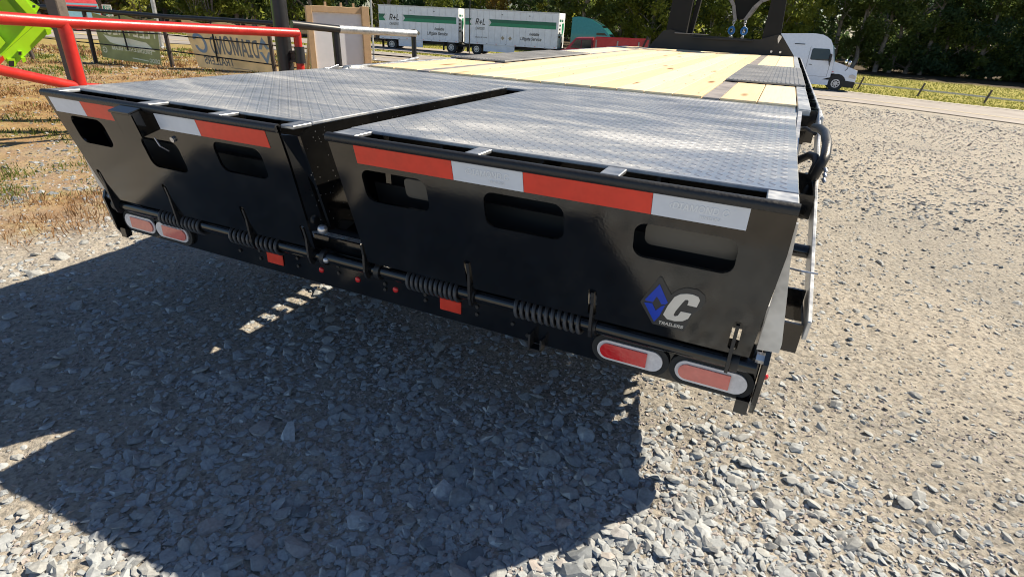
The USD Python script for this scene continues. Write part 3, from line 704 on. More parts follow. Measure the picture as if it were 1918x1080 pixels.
# dovetail frame at the sides, sloping down behind the deck
for s in (-1, 1):
    a, b = s * 1.206, s * 1.212
    prof = [(.17, .62), (1.60, DECK - .012), (1.60, DECK - .20), (.9, .52), (.17, .36)]
    side = Polygon(prof).difference(unary_union([sbox(c_ - .022, .488, c_ + .022, .540) for c_ in (.52, .605, .69, .775, .86)]))
    obj('dovetail_side', mapm(ext(side, abs(b - a)), (min(a, b), 0, 0), (0, 1, 0), (0, 0, 1), (1, 0, 0)), galv, trailer)
    obj('corner_flange', on_face(Polygon([(s * 1.2035, .05), (s * 1.209, .05), (s * 1.216, .14), (s * 1.232, .24), (s * 1.252, .37), (s * 1.252, .40), (s * 1.2035, .405)]), .006, -.016), galv, trailer)
    obj('dovetail_flange', prism_x([(.15, .655), (.15, .648), (1.60, DECK - .012), (1.60, DECK - .004)], s * 1.213, s * 1.228), galv, trailer)
    P0, P1 = np.array([s * 1.296, .13, .598]), np.array([s * 1.296, 1.62, DECK - .02])
    obj('rub_rail', obox(P0, P1, .010, .055, .002), galv, trailer)
    for ya, w, zc_ in ((.14, .14, .570), (.72, .17, .735)):
        za, zb = zc_ - .04, zc_ + .035
        obj('stake_pocket', [bx(s * 1.232, s * 1.289, ya, ya + .008, za, zb), bx(s * 1.232, s * 1.289, ya + w, ya + w + .008, za + .02, zb + .03), bx(s * 1.226, s * 1.2315, ya, ya + w + .008, za, zb), bx(s * 1.2838, s * 1.289, ya + .0085, ya + w - .0005, za + .01, zb)], black_paint, trailer)
    c = P0 + (P1 - P0) * .25
    obj('rail_spacer', tube([c - [s * .07, 0, .01], c - [s * .004, 0, .01]], .019, 12), black_paint, trailer, 40)
    obj('rail_spacer', tube([c - [s * .07, .17, .11], c - [s * .03, .17, .11]], .016, 12), black_dull, trailer, 40)
    g = trimesh.creation.torus(.02, .003, 16, 6); obj('tie_ring', mapm(g, c - [s * .02, .17, .115], (0, 1, 0), (0, 0, 1), (1, 0, 0)), bolt_mat, trailer, True)
    # main deck side: flange, rub rail, pockets
    obj('side_rail', [bx(s * 1.212, s * 1.262, 1.625, 8.36, DECK - .006, DECK + .002, .001), bx(s * 1.212, s * 1.222, 1.625, 8.36, DECK - .22, DECK - .0062), bx(s * 1.212, s * 1.26, 1.612, 1.6245, DECK - .20, DECK - .002)], galv, trailer)
    obj('rub_rail', bx(s * 1.300, s * 1.310, 1.50, 8.36, DECK - .085, DECK - .008, .002), galv, trailer)
    for k in range(18):
        yy = 1.66 + k * .385
        obj('stake_pocket', [bx(s * 1.263, s * 1.299, yy, yy + .008, DECK - .14, DECK - .004), bx(s * 1.263, s * 1.299, yy + .11, yy + .118, DECK - .14, DECK - .004), bx(s * 1.2915, s * 1.2995, yy + .0085, yy + .1095, DECK - .14, DECK - .012), bx(s * 1.223, s * 1.263, yy - .06, yy + .18, DECK - .14, DECK - .02)], black_paint, trailer)
# bent latch bar and hook on the right side
obj('latch_bar', tube([(1.272, 1.30, .895), (1.288, 1.25, .90), (1.300, 1.14, .90), (1.304, 1.0, .885), (1.300, .90, .86), (1.290, .87, .83), (1.285, .90, .79), (1.28, .94, .75)], .0155, 12), black_satin, trailer, True)
obj('latch_hook', tube([(1.215, 1.04, .80), (1.24, 1.03, .82), (1.262, 1.01, .84), (1.278, .97, .842), (1.284, .93, .83), (1.278, .91, .80), (1.272, .90, .75), (1.268, .89, .71)], .013, 12), black_satin, trailer, True)
obj('latch_rod', tube([(1.212, 1.42, .865), (1.25, 1.40, .875), (1.282, 1.33, .868)], .008, 8), black_satin, trailer, True)
obj('latch_rod', tube([(1.212, .78, .735), (1.24, .76, .72), (1.26, .74, .70)], .011, 8), black_satin, trailer, True)
obj('latch_chain', [tube([(1.305, .86 - .02 * k, .83 - .012 * k), (1.312, .85 - .02 * k, .82 - .012 * k)], .006, 6) for k in range(3)], bolt_mat, trailer, True)
obj('spring_clip', tube([(1.297, .24, .70), (1.26, .23, .703), (1.225, .25, .698)], .0025, 6), bolt_mat, trailer)

# deck
tp = obj('tail_plate', bx(-1.208, 1.208, 1.448, 1.80, DECK - .022, DECK - .012, .001), plate_mat, trailer)
obj('tread_lugs', lug_mesh(-1.2, 1.2, 1.452, 1.797, DECK - .0124), plate_mat, tp, kind='stuff')
for s in (-1, 1): obj('deck_strip', bx(s * .785, s * .865, 1.803, 8.35, DECK - .014, DECK - .003, .001), strip_mat, trailer)
rp = np.random.default_rng(3)
nb = 11; bw = 1.562 / nb
for i in range(nb):
    xa = -.781 + i * bw
    obj('deck_plank', bx(xa + .0015, xa + bw - .0015, 1.805, 8.35, DECK - .04, DECK + rp.uniform(-.0010, .0006), .0015), pine_boards[i % 3], trailer)
for s in (-1, 1):
    for (ya, yb) in ((1.805, 2.86), (4.98, 8.35)):
        for a, b in ((.868, 1.034), (1.038, 1.206)):
            obj('deck_plank', bx(s * a, s * b, ya, yb, DECK - .04, DECK - rp.uniform(0, .002), .0025), pine_boards[rp.integers(0, 3)], trailer)
    cv = obj('wheel_cover', bx(s * .79, s * 1.262, 2.865, 4.975, DECK + .003, DECK + .014, .003), cover_mat, trailer)
    rib = [bx(s * (.805 + .0262 * k), s * (.813 + .0262 * k), 2.885, 4.955, DECK + .0138, DECK + .0165) for k in range(17)]
    obj('cover_ribs', rib, cover_mat, cv, kind='stuff')
    for yy in (3.42, 4.42):
        w = obj('wheel', mapm(trimesh.creation.cylinder(radius=.39, height=.48, sections=40), (s * .98, yy, .39), (0, 1, 0), (0, 0, 1), (1, 0, 0)), rubber, trailer, 40)
        obj('rim', mapm(trimesh.creation.cylinder(radius=.21, height=.488, sections=24), (s * .98, yy, .39), (0, 1, 0), (0, 0, 1), (1, 0, 0)), galv, w, 40)
sc = []
for k in range(150):
    yy = rp.uniform(1.85, 8.2); xx = rp.choice(np.concatenate([-.781 + (np.arange(nb) + .5) * bw, [1.0, 1.08, -1.0, -1.08]])) + rp.choice([-.04, .04])
    c = trimesh.creation.cylinder(radius=.005, height=.0012, sections=7); c.apply_translation((xx, yy, DECK + .0012)); sc.append(c)
obj('deck_screws', sc, strip_mat, trailer, kind='stuff')
for s in (-1, 1):
    obj('main_beam', [bx(s * .40, s * .52, 1.5, 9.6, DECK - .058, DECK - .046), bx(s * .455, s * .465, 1.5, 9.6, DECK - .40, DECK - .0585), bx(s * .40, s * .52, 1.5, 9.6, DECK - .412, DECK - .4005)], black_paint, trailer)
for k in range(16): obj('cross_member', bx(-1.205, 1.205, 1.9 + k * .42, 1.96 + k * .42, DECK - .15, DECK - .0605), black_paint, trailer)
for k in range(8): obj('cross_member', bx(-1.204, 1.204, .80 + k * .085, .838 + k * .085, .70, .708), black_paint, trailer)
obj('cross_member', bx(-1.2, 1.2, 1.47, 1.53, DECK - .2, DECK - .03), black_paint, trailer)
obj('cross_member', bx(-1.2, 1.2, .42, .5, .42, .50), black_paint, trailer)

# gooseneck at the front
Y0 = 8.37
prof = [(-.90, DECK - .1), (1.215, DECK - .1), (1.215, DECK + .01), (.985, DECK + .28), (.955, DECK + .285), (.70, DECK + .20), (-.30, DECK + .215), (-.60, DECK + .27), (-.70, DECK + .25), (-.90, DECK + .0)]
gp = obj('front_plate', prism_y(prof, Y0, Y0 + .03), black_dull, trailer)
obj('plate_ledge', bx(-.52, -.02, Y0 - .03, Y0 - .002, DECK + .222, DECK + .232, .002), strip_mat, gp)
obj('plate_ledge', bx(-.25, .62, Y0 - .035, Y0 - .002, DECK + .165, DECK + .19, .003), black_dull, gp)
for a, b, c, d in ((-.67, -.36, -.60, -.31), (.73, .985, .76, .905)):
    obj('gooseneck_upright', prism_y([(a, DECK + .15), (b, DECK + .15), (d, DECK + 1.25), (c, DECK + 1.25)], Y0 + .032, Y0 + .20), upright_mat, trailer)
obj('gooseneck_upright', obox((-.33, Y0 + .25, DECK + .2), (-.22, Y0 + .25, DECK + 1.2), .07, .09, .004), upright_mat, trailer)
obj('gooseneck_neck', [obox((-.45, Y0 + .1, DECK + 1.28), (-.2, Y0 + 2.6, DECK + 1.35), .16, .24, .01), obox((.83, Y0 + .1, DECK + 1.28), (.5, Y0 + 2.6, DECK + 1.35), .16, .24, .01), bx(-.65, 1.0, Y0 + .03, Y0 + .2, DECK + 1.22, DECK + 1.34, .01)], black_paint, trailer)
obj('coupler_block', prism_y([(.10, DECK + 1.0), (.66, DECK + 1.0), (.56, DECK + .70), (.44, DECK + .50), (.30, DECK + .455), (.20, DECK + .52), (.17, DECK + .75)], Y0 + .9, Y0 + 1.15), upright_mat, trailer)
for pts in ([(.05, Y0 + .85, DECK + .78), (.12, Y0 + .85, DECK + .74), (.18, Y0 + .85, DECK + .66), (.22, Y0 + .85, DECK + .53), (.25, Y0 + .85, DECK + .44)], [(.72, Y0 + .85, DECK + .79), (.58, Y0 + .85, DECK + .735), (.49, Y0 + .85, DECK + .64), (.43, Y0 + .85, DECK + .53), (.39, Y0 + .85, DECK + .45)]):
    obj('curved_strap', cat_([obox(pts[k], pts[k + 1], .05, .03, up=(0, 1, 0)) for k in range(4)]), strip_mat, trailer)
for xx, z0 in ((.235, .42), (.405, .42)):
    links = []
    for k in range(9):
        g = trimesh.creation.torus(.016, .005, 12, 6); g.apply_scale([1, 1.5, 1])
        links.append(mapm(g, (xx, Y0 + .82, DECK + z0 - .036 * k), ((1, 0, 0), (0, 1, 0))[k % 2], (0, 0, 1), (0, -1, 0) if k % 2 == 0 else (1, 0, 0)))
    obj('safety_chain', links, bolt_mat, trailer, True)
    g = trimesh.creation.torus(.042, .014, 20, 8); g.apply_scale([1, 1.15, 1]); obj('chain_hook', mapm(g, (xx + (.01 if xx > .3 else -.01), Y0 + .80, DECK + z0 - .12), (1, 0, 0), (0, 0, 1), (0, -1, 0)), blue_hook, trailer, True)
for xx in (1.02, .90): obj('plate_bolt', mapm(trimesh.creation.cylinder(radius=.016, height=.02, sections=8), (xx, Y0 - .01, DECK + .05), (1, 0, 0), (0, 0, 1), (0, 1, 0)), bolt_mat, trailer)
g = prism_y([(.955, DECK + .27), (.985, DECK + .265), (.995, DECK + .24), (.965, DECK + .16), (.945, DECK + .23)], Y0 - .02, Y0 - .001); obj('plate_tag', g, white_logo, trailer)
# ------------------------------------------------------------------ gate, fence, banners, board, bin on the left
def drop(p, z=None):
    p = np.array(p, float); return np.array([p[0], p[1], terrain(p[0], p[1]) - .25 if z is None else z])


# red gate, hung on a black post
DG = 7.4
gL, gM, gR = at(-260, 17, 5.4), at(118, 42, 6.5), at(558, 62, DG)
gate = thing('pipe_gate', 'red pipe gate with a sloping lower rail hung on the black post', 'gate', drop((gR + gL) / 2, 0))
G0 = np.array((drop((gR + gL) / 2, 0)))
mid_b = at(150, 158, 6.5)


def loc(p): return np.array(p) - G0


dirg = (gR - gL) / np.linalg.norm(gR - gL)
obj('top_rail', tube([loc(gL), loc(gM), loc(gR)], .047, 16), red_pipe, gate, 40)
obj('upright', tube([loc(gM), loc(mid_b + (mid_b - gM) * .02)], .052, 14), red_pipe, gate, 40)
lowL = at(-260, 38, 5.3)
obj('lower_rail', tube([loc(at(-300, 68, 5.3)), loc(at(-2, 131, 6.1)), loc(at(148, 163, 6.5))], .04, 14), red_pipe, gate, 40)
e0, e1 = at(556, 60, DG), at(571, 200, DG)
obj('end_upright', tube([loc(e0), loc(e1)], .044, 14), red_pipe, gate, 40)
obj('lower_rail', tube([loc(at(148, 163, 6.5)), loc(e1 + (e0 - e1) * .05)], .04, 12), red_pipe, gate, 40)
obj('hinge_sleeve', tube([loc(at(560, 88, DG)), loc(at(564, 119, DG))], .056, 16), pipe_black, gate, 40)
DP = 7.55
pt, pb = at(523, -60, DP), at(538, 140, DP)
post = thing('gate_post', 'thick black steel post carrying the hinge of the red gate', 'post', (pb[0], pb[1], 0))
O = np.array([pb[0], pb[1], 0])
top = np.array([pb[0], pb[1], 3.4])
obj('shaft', tube([(0, 0, -.2), top - O], .088, 20), pipe_black, post, 40)
obj('hinge_plate', obox(at(538, 107, DP) - O, at(560, 106, DG) - O, .02, .085, .003), rust_post, post)
obj('gusset', [obox(at(538, 98 + k * 17, DP) - O, at(560, 97 + k * 17, DG) - O, .05, .03, .003) for k in (0, 1)], rust_post, post)
ob = at(100, 0, 7.1); obb = np.array([ob[0], ob[1], 0])
bp_ = at(149, 166, 7.1)
wp = thing('square_post', 'dark weathered square post standing behind the red gate upright', 'post', (bp_[0], bp_[1], terrain(bp_[0], bp_[1]) - .1), rotz=.35)
obj('shaft', bx(-.058, .058, -.058, .058, 0, 3.3, .008), wood_old, wp)
for k in range(3): obj('bracket_band', bx(-.061, .061, -.061, .061, 1.3 + .7 * k, 1.335 + .7 * k, .002), rust_post, wp)

# fence of dark posts, a pipe on top and two cables
fa, _ = hit(180, 118); fb, _ = hit(328, 142); fc_, _ = hit(516, 140)
hA, hB, hC = np.hypot(*(fa - EYE)[:2]), np.hypot(*(fb - EYE)[:2]), np.hypot(*(fc_ - EYE)[:2])
d_ac = (fc_ - fa)[:2] / np.linalg.norm((fc_ - fa)[:2])


def on_fence(u, v, push=0.0):
    """Where the sight line meets the upright plane of the fence."""
    n = np.array([-d_ac[1], d_ac[0], 0]); d = (R_ * (u - 959) - U_ * (v - 540)) / FPX + F_
    o = np.array([fa[0], fa[1], 0]) + n * push
    return EYE + d * (((o - EYE) @ n) / (d @ n))


F0 = np.array([fb[0], fb[1], terrain(fb[0], fb[1])])
fence = thing('cable_fence', 'black fence of thin leaning posts with a top pipe and two cables', 'fence', F0)
L_ = lambda p: np.array(p) - F0
rail = [on_fence(-60, 8), on_fence(75, 13), on_fence(157, 18.5), on_fence(303, 31), on_fence(420, 38), on_fence(522, 45)]
obj('top_pipe', tube([L_(p) for p in rail], .045, 12), pipe_black, fence, 40)
obj('cable', tube([L_(on_fence(*p)) for p in ((-60, 46), (135, 57), (300, 64), (510, 85), (615, 95), (770, 108))], .013, 6), black_dull, fence)
obj('cable', tube([L_(on_fence(*p)) for p in ((-60, 66), (78, 71), (200, 84), (330, 97), (515, 122), (580, 131))], .013, 6), black_dull, fence)
for (u0, v0), (u1, v1) in (((22, 15), (60, 100)), ((157, 22), (180, 119)), ((303, 33), (328, 143)), ((501, 45), (516, 140))):
    p = on_fence(u1, v1); q = on_fence(u0, v0); obj('post', tube([L_(p) - [0, 0, .15], L_(q)], .042, 10), rust_post, fence, 40)
for (u0, v0), (u1, v1) in (((222, 28), (240, 95)), ((393, 38), (408, 116)), ((512, 44), (530, 118))):
    obj('dropper', tube([L_(on_fence(u0, v0)), L_(on_fence(u1, v1))], .018, 6), black_dull, fence)

# banners seen from behind, tied to the far side of the fence


def banner(name, label, corners, m, push):
    """corners: top left, top right, bottom right, bottom left as seen"""
    tl, tr, brr, bl = [on_fence(*c, push) for c in corners]
    b = thing(name, label, 'banner', bl)
    n = np.array([-d_ac[1], d_ac[0], 0])
    nu, nv = 28, 12; V = []
    for j in range(nv + 1):
        for i in range(nu + 1):
            s, t = i / nu, j / nv
            p = (tl * (1 - s) + tr * s) * (1 - t) + (bl * (1 - s) + brr * s) * t
            p = p + n * (.025 * math.sin(s * 9 + t * 2.2) * (.4 + .6 * t)) - np.array([0, 0, 1.0]) * .05 * math.sin(math.pi * s * 2) ** 2 * (1 - t)
            V.append(p - bl)
    V = np.array(V); Fc = []
    for j in range(nv):
        for i in range(nu):
            a = j * (nu + 1) + i; Fc += [(a, a + 1, a + nu + 2), (a, a + nu + 2, a + nu + 1)]
    nV = len(V); V2 = np.vstack([V, V + n * .002]); F2 = Fc + [(c + nV, b_ + nV, a_ + nV) for a_, b_, c in Fc]
    obj('cloth', trimesh.Trimesh(V2, F2, process=False), m, b, True)

    def surf(s, t):
        p = (tl * (1 - s) + tr * s) * (1 - t) + (bl * (1 - s) + brr * s) * t
        return p + n * (.025 * math.sin(s * 9 + t * 2.2) * (.4 + .6 * t)) - np.array([0, 0, 1.0]) * .05 * math.sin(math.pi * s * 2) ** 2 * (1 - t) - bl

    def lay(mesh, mm, nm):
        """mesh in the unit square (x right, y down) laid on the cloth, on the side seen"""
        mesh = mesh.subdivide_to_size(.09) if len(mesh.faces) < 4000 else mesh
        v = np.array(mesh.vertices); out = np.array([surf(a, c) - n * (.006 + .3 * 0) - n * h for a, c, h in v]); mesh = trimesh.Trimesh(out, mesh.faces, process=False); mesh.fix_normals()
        obj(nm, mesh, mm, b)

    def words(text, s0, s1, t0, t1, mm, bold=True):
        """mirrored, since the cloth is seen from its back"""
        q = meshkit.text_mesh(text, 1.0, .001, bold); v = np.array(q.vertices); v -= v.min(0); v /= v.max(0)
        out = np.stack([s1 - v[:, 0] * (s1 - s0), t1 - v[:, 1] * (t1 - t0), v[:, 2] * .002], -1); q.vertices = out; lay(q, mm, 'print_lettering')

    def shape(pts, mm):
        q = ext(Polygon(pts), .001); v = np.array(q.vertices); v[:, 2] = v[:, 2] * 2; q.vertices = v; lay(q, mm, 'print_shape')
    return b, words, shape


b, words, shape = banner('vinyl_banner', 'olive green banner hanging on the fence, its print seen reversed', [(171, 24), (292, 36), (305, 125), (191, 107)], banner_green, .07)
words('FLEETNECK', .06, .95, .10, .42, print_cream)
shape([(.10, .45), (.78, .50), (.93, .70), (.40, .645), (.2, .60)], print_cream)
words('ENGINEERED BEAM', .22, .86, .665, .765, print_cream)
words('G', .04, .12, .74, .88, print_cream); words('DDDC', .80, .98, .86, .95, print_cream)
shape([(.52, .905), (.78, .915), (.78, .935), (.52, .925)], print_cream)
b, words, shape = banner('vinyl_banner', 'cream banner with large reversed grey lettering and a blue diamond', [(338, 36), (501, 49), (516, 143), (372, 126)], banner_cream, .07)
words('DIAMOND', .27, .84, .27, .66, print_grey); words('C', .06, .22, .25, .66, print_blue)
words('TRAILERS', .12, .50, .72, .90, print_grey)
shape([(.845, .46), (.905, .22), (.985, .46), (.945, .47), (.91, .36), (.885, .47)], print_blue)
shape([(.85, .52), (.885, .52), (.925, .66), (.96, .52), (.99, .52), (.935, .78)], print_blue)
shape([(.45, .925), (.72, .935), (.72, .945), (.45, .935)], print_grey)

# pipe railing right of the gate post
DR = 8.1
r0, r1, r2 = at(546, 46, 7.7), at(634, 55, 8.0), at(778, 63, 8.6)
R0 = drop(r1, 0.0)
rl = thing('pipe_railing', 'pipe railing, half black and half bare galvanised, beside the white board', 'railing', R0)
q = lambda p: np.array(p) - R0
obj('top_rail', tube([q(r0), q(r1)], .046, 14), pipe_black, rl, 40, label='black painted half of the rail')
obj('top_rail', tube([q(r1 + (r2 - r1) * .005), q(r2)], .048, 14), galv, rl, 40, label='bare galvanised half of the rail')
obj('post', tube([q(at(628, 57, 8.0)), q(at(647, 250, 8.0))], .047, 14), pipe_black, rl, 40)
obj('post', tube([q(at(774, 55, 8.6)), q(at(782, 230, 8.6))], .034, 12), pipe_black, rl, 40)
obj('low_rail', tube([q(at(782, 109, 8.6)), q(at(718, 124, 7.4))], .022, 10), galv, rl, 40)
obj('clamp', obox(q(at(634, 52, 8.0)), q(at(638, 62, 8.0)), .03, .03, .003), bolt_mat, rl)

# white board in a lumber frame
DB = 10.2
a0, a1, b0, b1 = at(571, 4, DB), at(689, 6, DB + .25), at(585, 150, DB), at(695, 150, DB + .25)
ex = (a1 - a0); ex[2] = 0; W_ = np.linalg.norm(ex); ex /= W_
ang = math.atan2(ex[1], ex[0]); zb = terrain(a0[0], a0[1])
board = thing('sign_board', 'blank white board in a pine lumber frame behind the railing', 'board', (a0[0], a0[1], zb), ang)
Hh = a0[2] - zb - .02
obj('panel', bx(.09, W_ - .12, .02, .035, .15, Hh - .10), panel_white, board)
obj('frame_stud', bx(0, .09, -.015, .075, -.1, Hh - .03, .004), lumber, board); obj('frame_stud', bx(W_ - .12, W_, -.03, .09, -.1, Hh + .0, .004), lumber, board)
obj('frame_rail', bx(.0905, W_ - .1205, -.012, .07, Hh - .11, Hh - .02, .004), lumber, board); obj('frame_rail', bx(.0905, W_ - .1205, -.012, .07, .07, .15, .004), lumber, board)
obj('brace', obox((.05, .09, Hh * .7), (.05, .9, -.05), .04, .09, .003), lumber, board); obj('brace', obox((W_ - .05, .1, Hh * .7), (W_ - .05, .9, -.05), .04, .09, .003), lumber, board)
for xx in (.3, .55, .75): obj('nail_block', bx(xx, xx + .03, .02, .06, Hh - .019, Hh + .04), lumber, board)

# lime green tipped bin at the left edge
DL = 8.6
o = at(20, 60, DL); fwd = np.array([o[0] - EYE[0], o[1] - EYE[1], 0]); fwd /= np.linalg.norm(fwd); rgt = np.array([fwd[1], -fwd[0], 0])
binx = thing('tipped_bin', 'bright lime green steel tipping body standing tilted at the left edge', 'bin', (o[0], o[1], 0))


def pix(u, v):
    """Across and up in the upright plane of the bin's near side."""
    d = (R_ * (u - 959) - U_ * (v - 540)) / FPX + F_; p = EYE + d * (((o - EYE) @ fwd) / (d @ fwd)) - np.array([o[0], o[1], 0]); return (p @ rgt, p[2])


def slab(px, d0, d1, holes=()):
    """A steel piece: outline across the near side, real thickness from d0 to d1 in depth."""
    P = Polygon([pix(*c) for c in px], [[pix(*c) for c in h] for h in holes]).buffer(0)
    return mapm(ext(P, d1 - d0), fwd * d0, (0, 0, 1), rgt, fwd) if False else mapm(ext(P, d1 - d0), fwd * d1, rgt, (0, 0, 1), -fwd)


S = slab
obj('body', S([(-190, -140), (-40, -90), (62, 34), (4, 104), (-190, 100)], .05, 1.9), lime, binx)
obj('floor_beam', S([(2, 104), (76, 38), (98, 55), (22, 128)], -.02, .10), lime, binx); obj('floor_beam', S([(2, 104), (76, 38), (98, 55), (22, 128)], 1.75, 1.9), lime, binx)
obj('side_rib', S([(-60, -60), (-38, -60), (36, 28), (20, 36)], -.04, .049), lime, binx); obj('side_rib', S([(-110, -30), (-90, -40), (10, 80), (0, 92)], -.04, .049), lime, binx)
obj('top_rail', S([(-10, -40), (4, -52), (70, 28), (60, 36)], -.08, .04), lime, binx)
obj('hinge_ear', S([(28, -30), (44, -6), (74, 13), (68, 24), (50, 20), (6, -30)], -.06, -.03, [[(60, 10), (66, 10), (66, 15), (60, 15)]]), lime, binx)
for (u, v, r) in ((22, 118, 9), (38, 100, 5), (90, 60, 6), (44, 112, 5)): obj('latch_lug', S([(u - r, v - r), (u + r * .6, v - r), (u + r, v + r * .4), (u - r * .3, v + r)], -.08, -.021), lime, binx)
for (u, v, r) in ((21, 118, 5), (37, 99, 3)): obj('latch_hole', S([(u - r, v - r), (u + r, v - r), (u + r, v + r), (u - r, v + r)], -.084, -.081), black_dull, binx)
obj('side_reflector', S([(-4, 112), (5, 104), (9, 112), (0, 121)], -.03, -.021), tape_red, binx)
for lx, ly in ((-2.7, .5), (-3.4, .9)): obj('support_leg', bx(lx, lx + .1, ly, ly + .1, terrain(o[0], o[1]) - .1, o[2]), lime, binx)
# ------------------------------------------------------------------ vehicles and signs along the road
def wheel(parent, x, y, r, w, rimm=None):
    t = obj('wheel', mapm(trimesh.creation.cylinder(radius=r, height=w, sections=32), (x, y, r), (1, 0, 0), (0, 0, 1), (0, -1, 0)), rubber, parent, 40)
    s = -1 if y < 0 else 1
    obj('rim', mapm(trimesh.creation.cylinder(radius=r * .56, height=.03, sections=24), (x, y + s * (w / 2 + .005), r), (1, 0, 0), (0, 0, 1), (0, -1, 0)), rimm or galv, t, 40)
    hub = [mapm(trimesh.creation.cylinder(radius=r * .10, height=.04, sections=10), (x + r * .36 * math.cos(a), y + s * (w / 2 + .012), r + r * .36 * math.sin(a)), (1, 0, 0), (0, 0, 1), (0, -1, 0)) for a in np.arange(8) * math.pi / 4]
    obj('rim_holes', hub, black_dull, t, kind='stuff')
    obj('hub', mapm(trimesh.creation.cylinder(radius=r * .17, height=.08, sections=14), (x, y + s * (w / 2 + .02), r), (1, 0, 0), (0, 0, 1), (0, -1, 0)), rimm or galv, t, 40)
    return t


def side_poly(pts, y0, y1, c=0.0): return prism_y(Polygon(pts), y0, y1)


def tapered(pts, hw, top_in, z_split, z_top):
    """A body from a side outline, its upper half leaning in."""
    m = prism_y(Polygon(pts), -hw, hw).subdivide_to_size(.5); v = np.array(m.vertices)
    t = np.clip((v[:, 2] - z_split) / (z_top - z_split), 0, 1); v[:, 1] *= 1 - top_in * t; m.vertices = v; return m


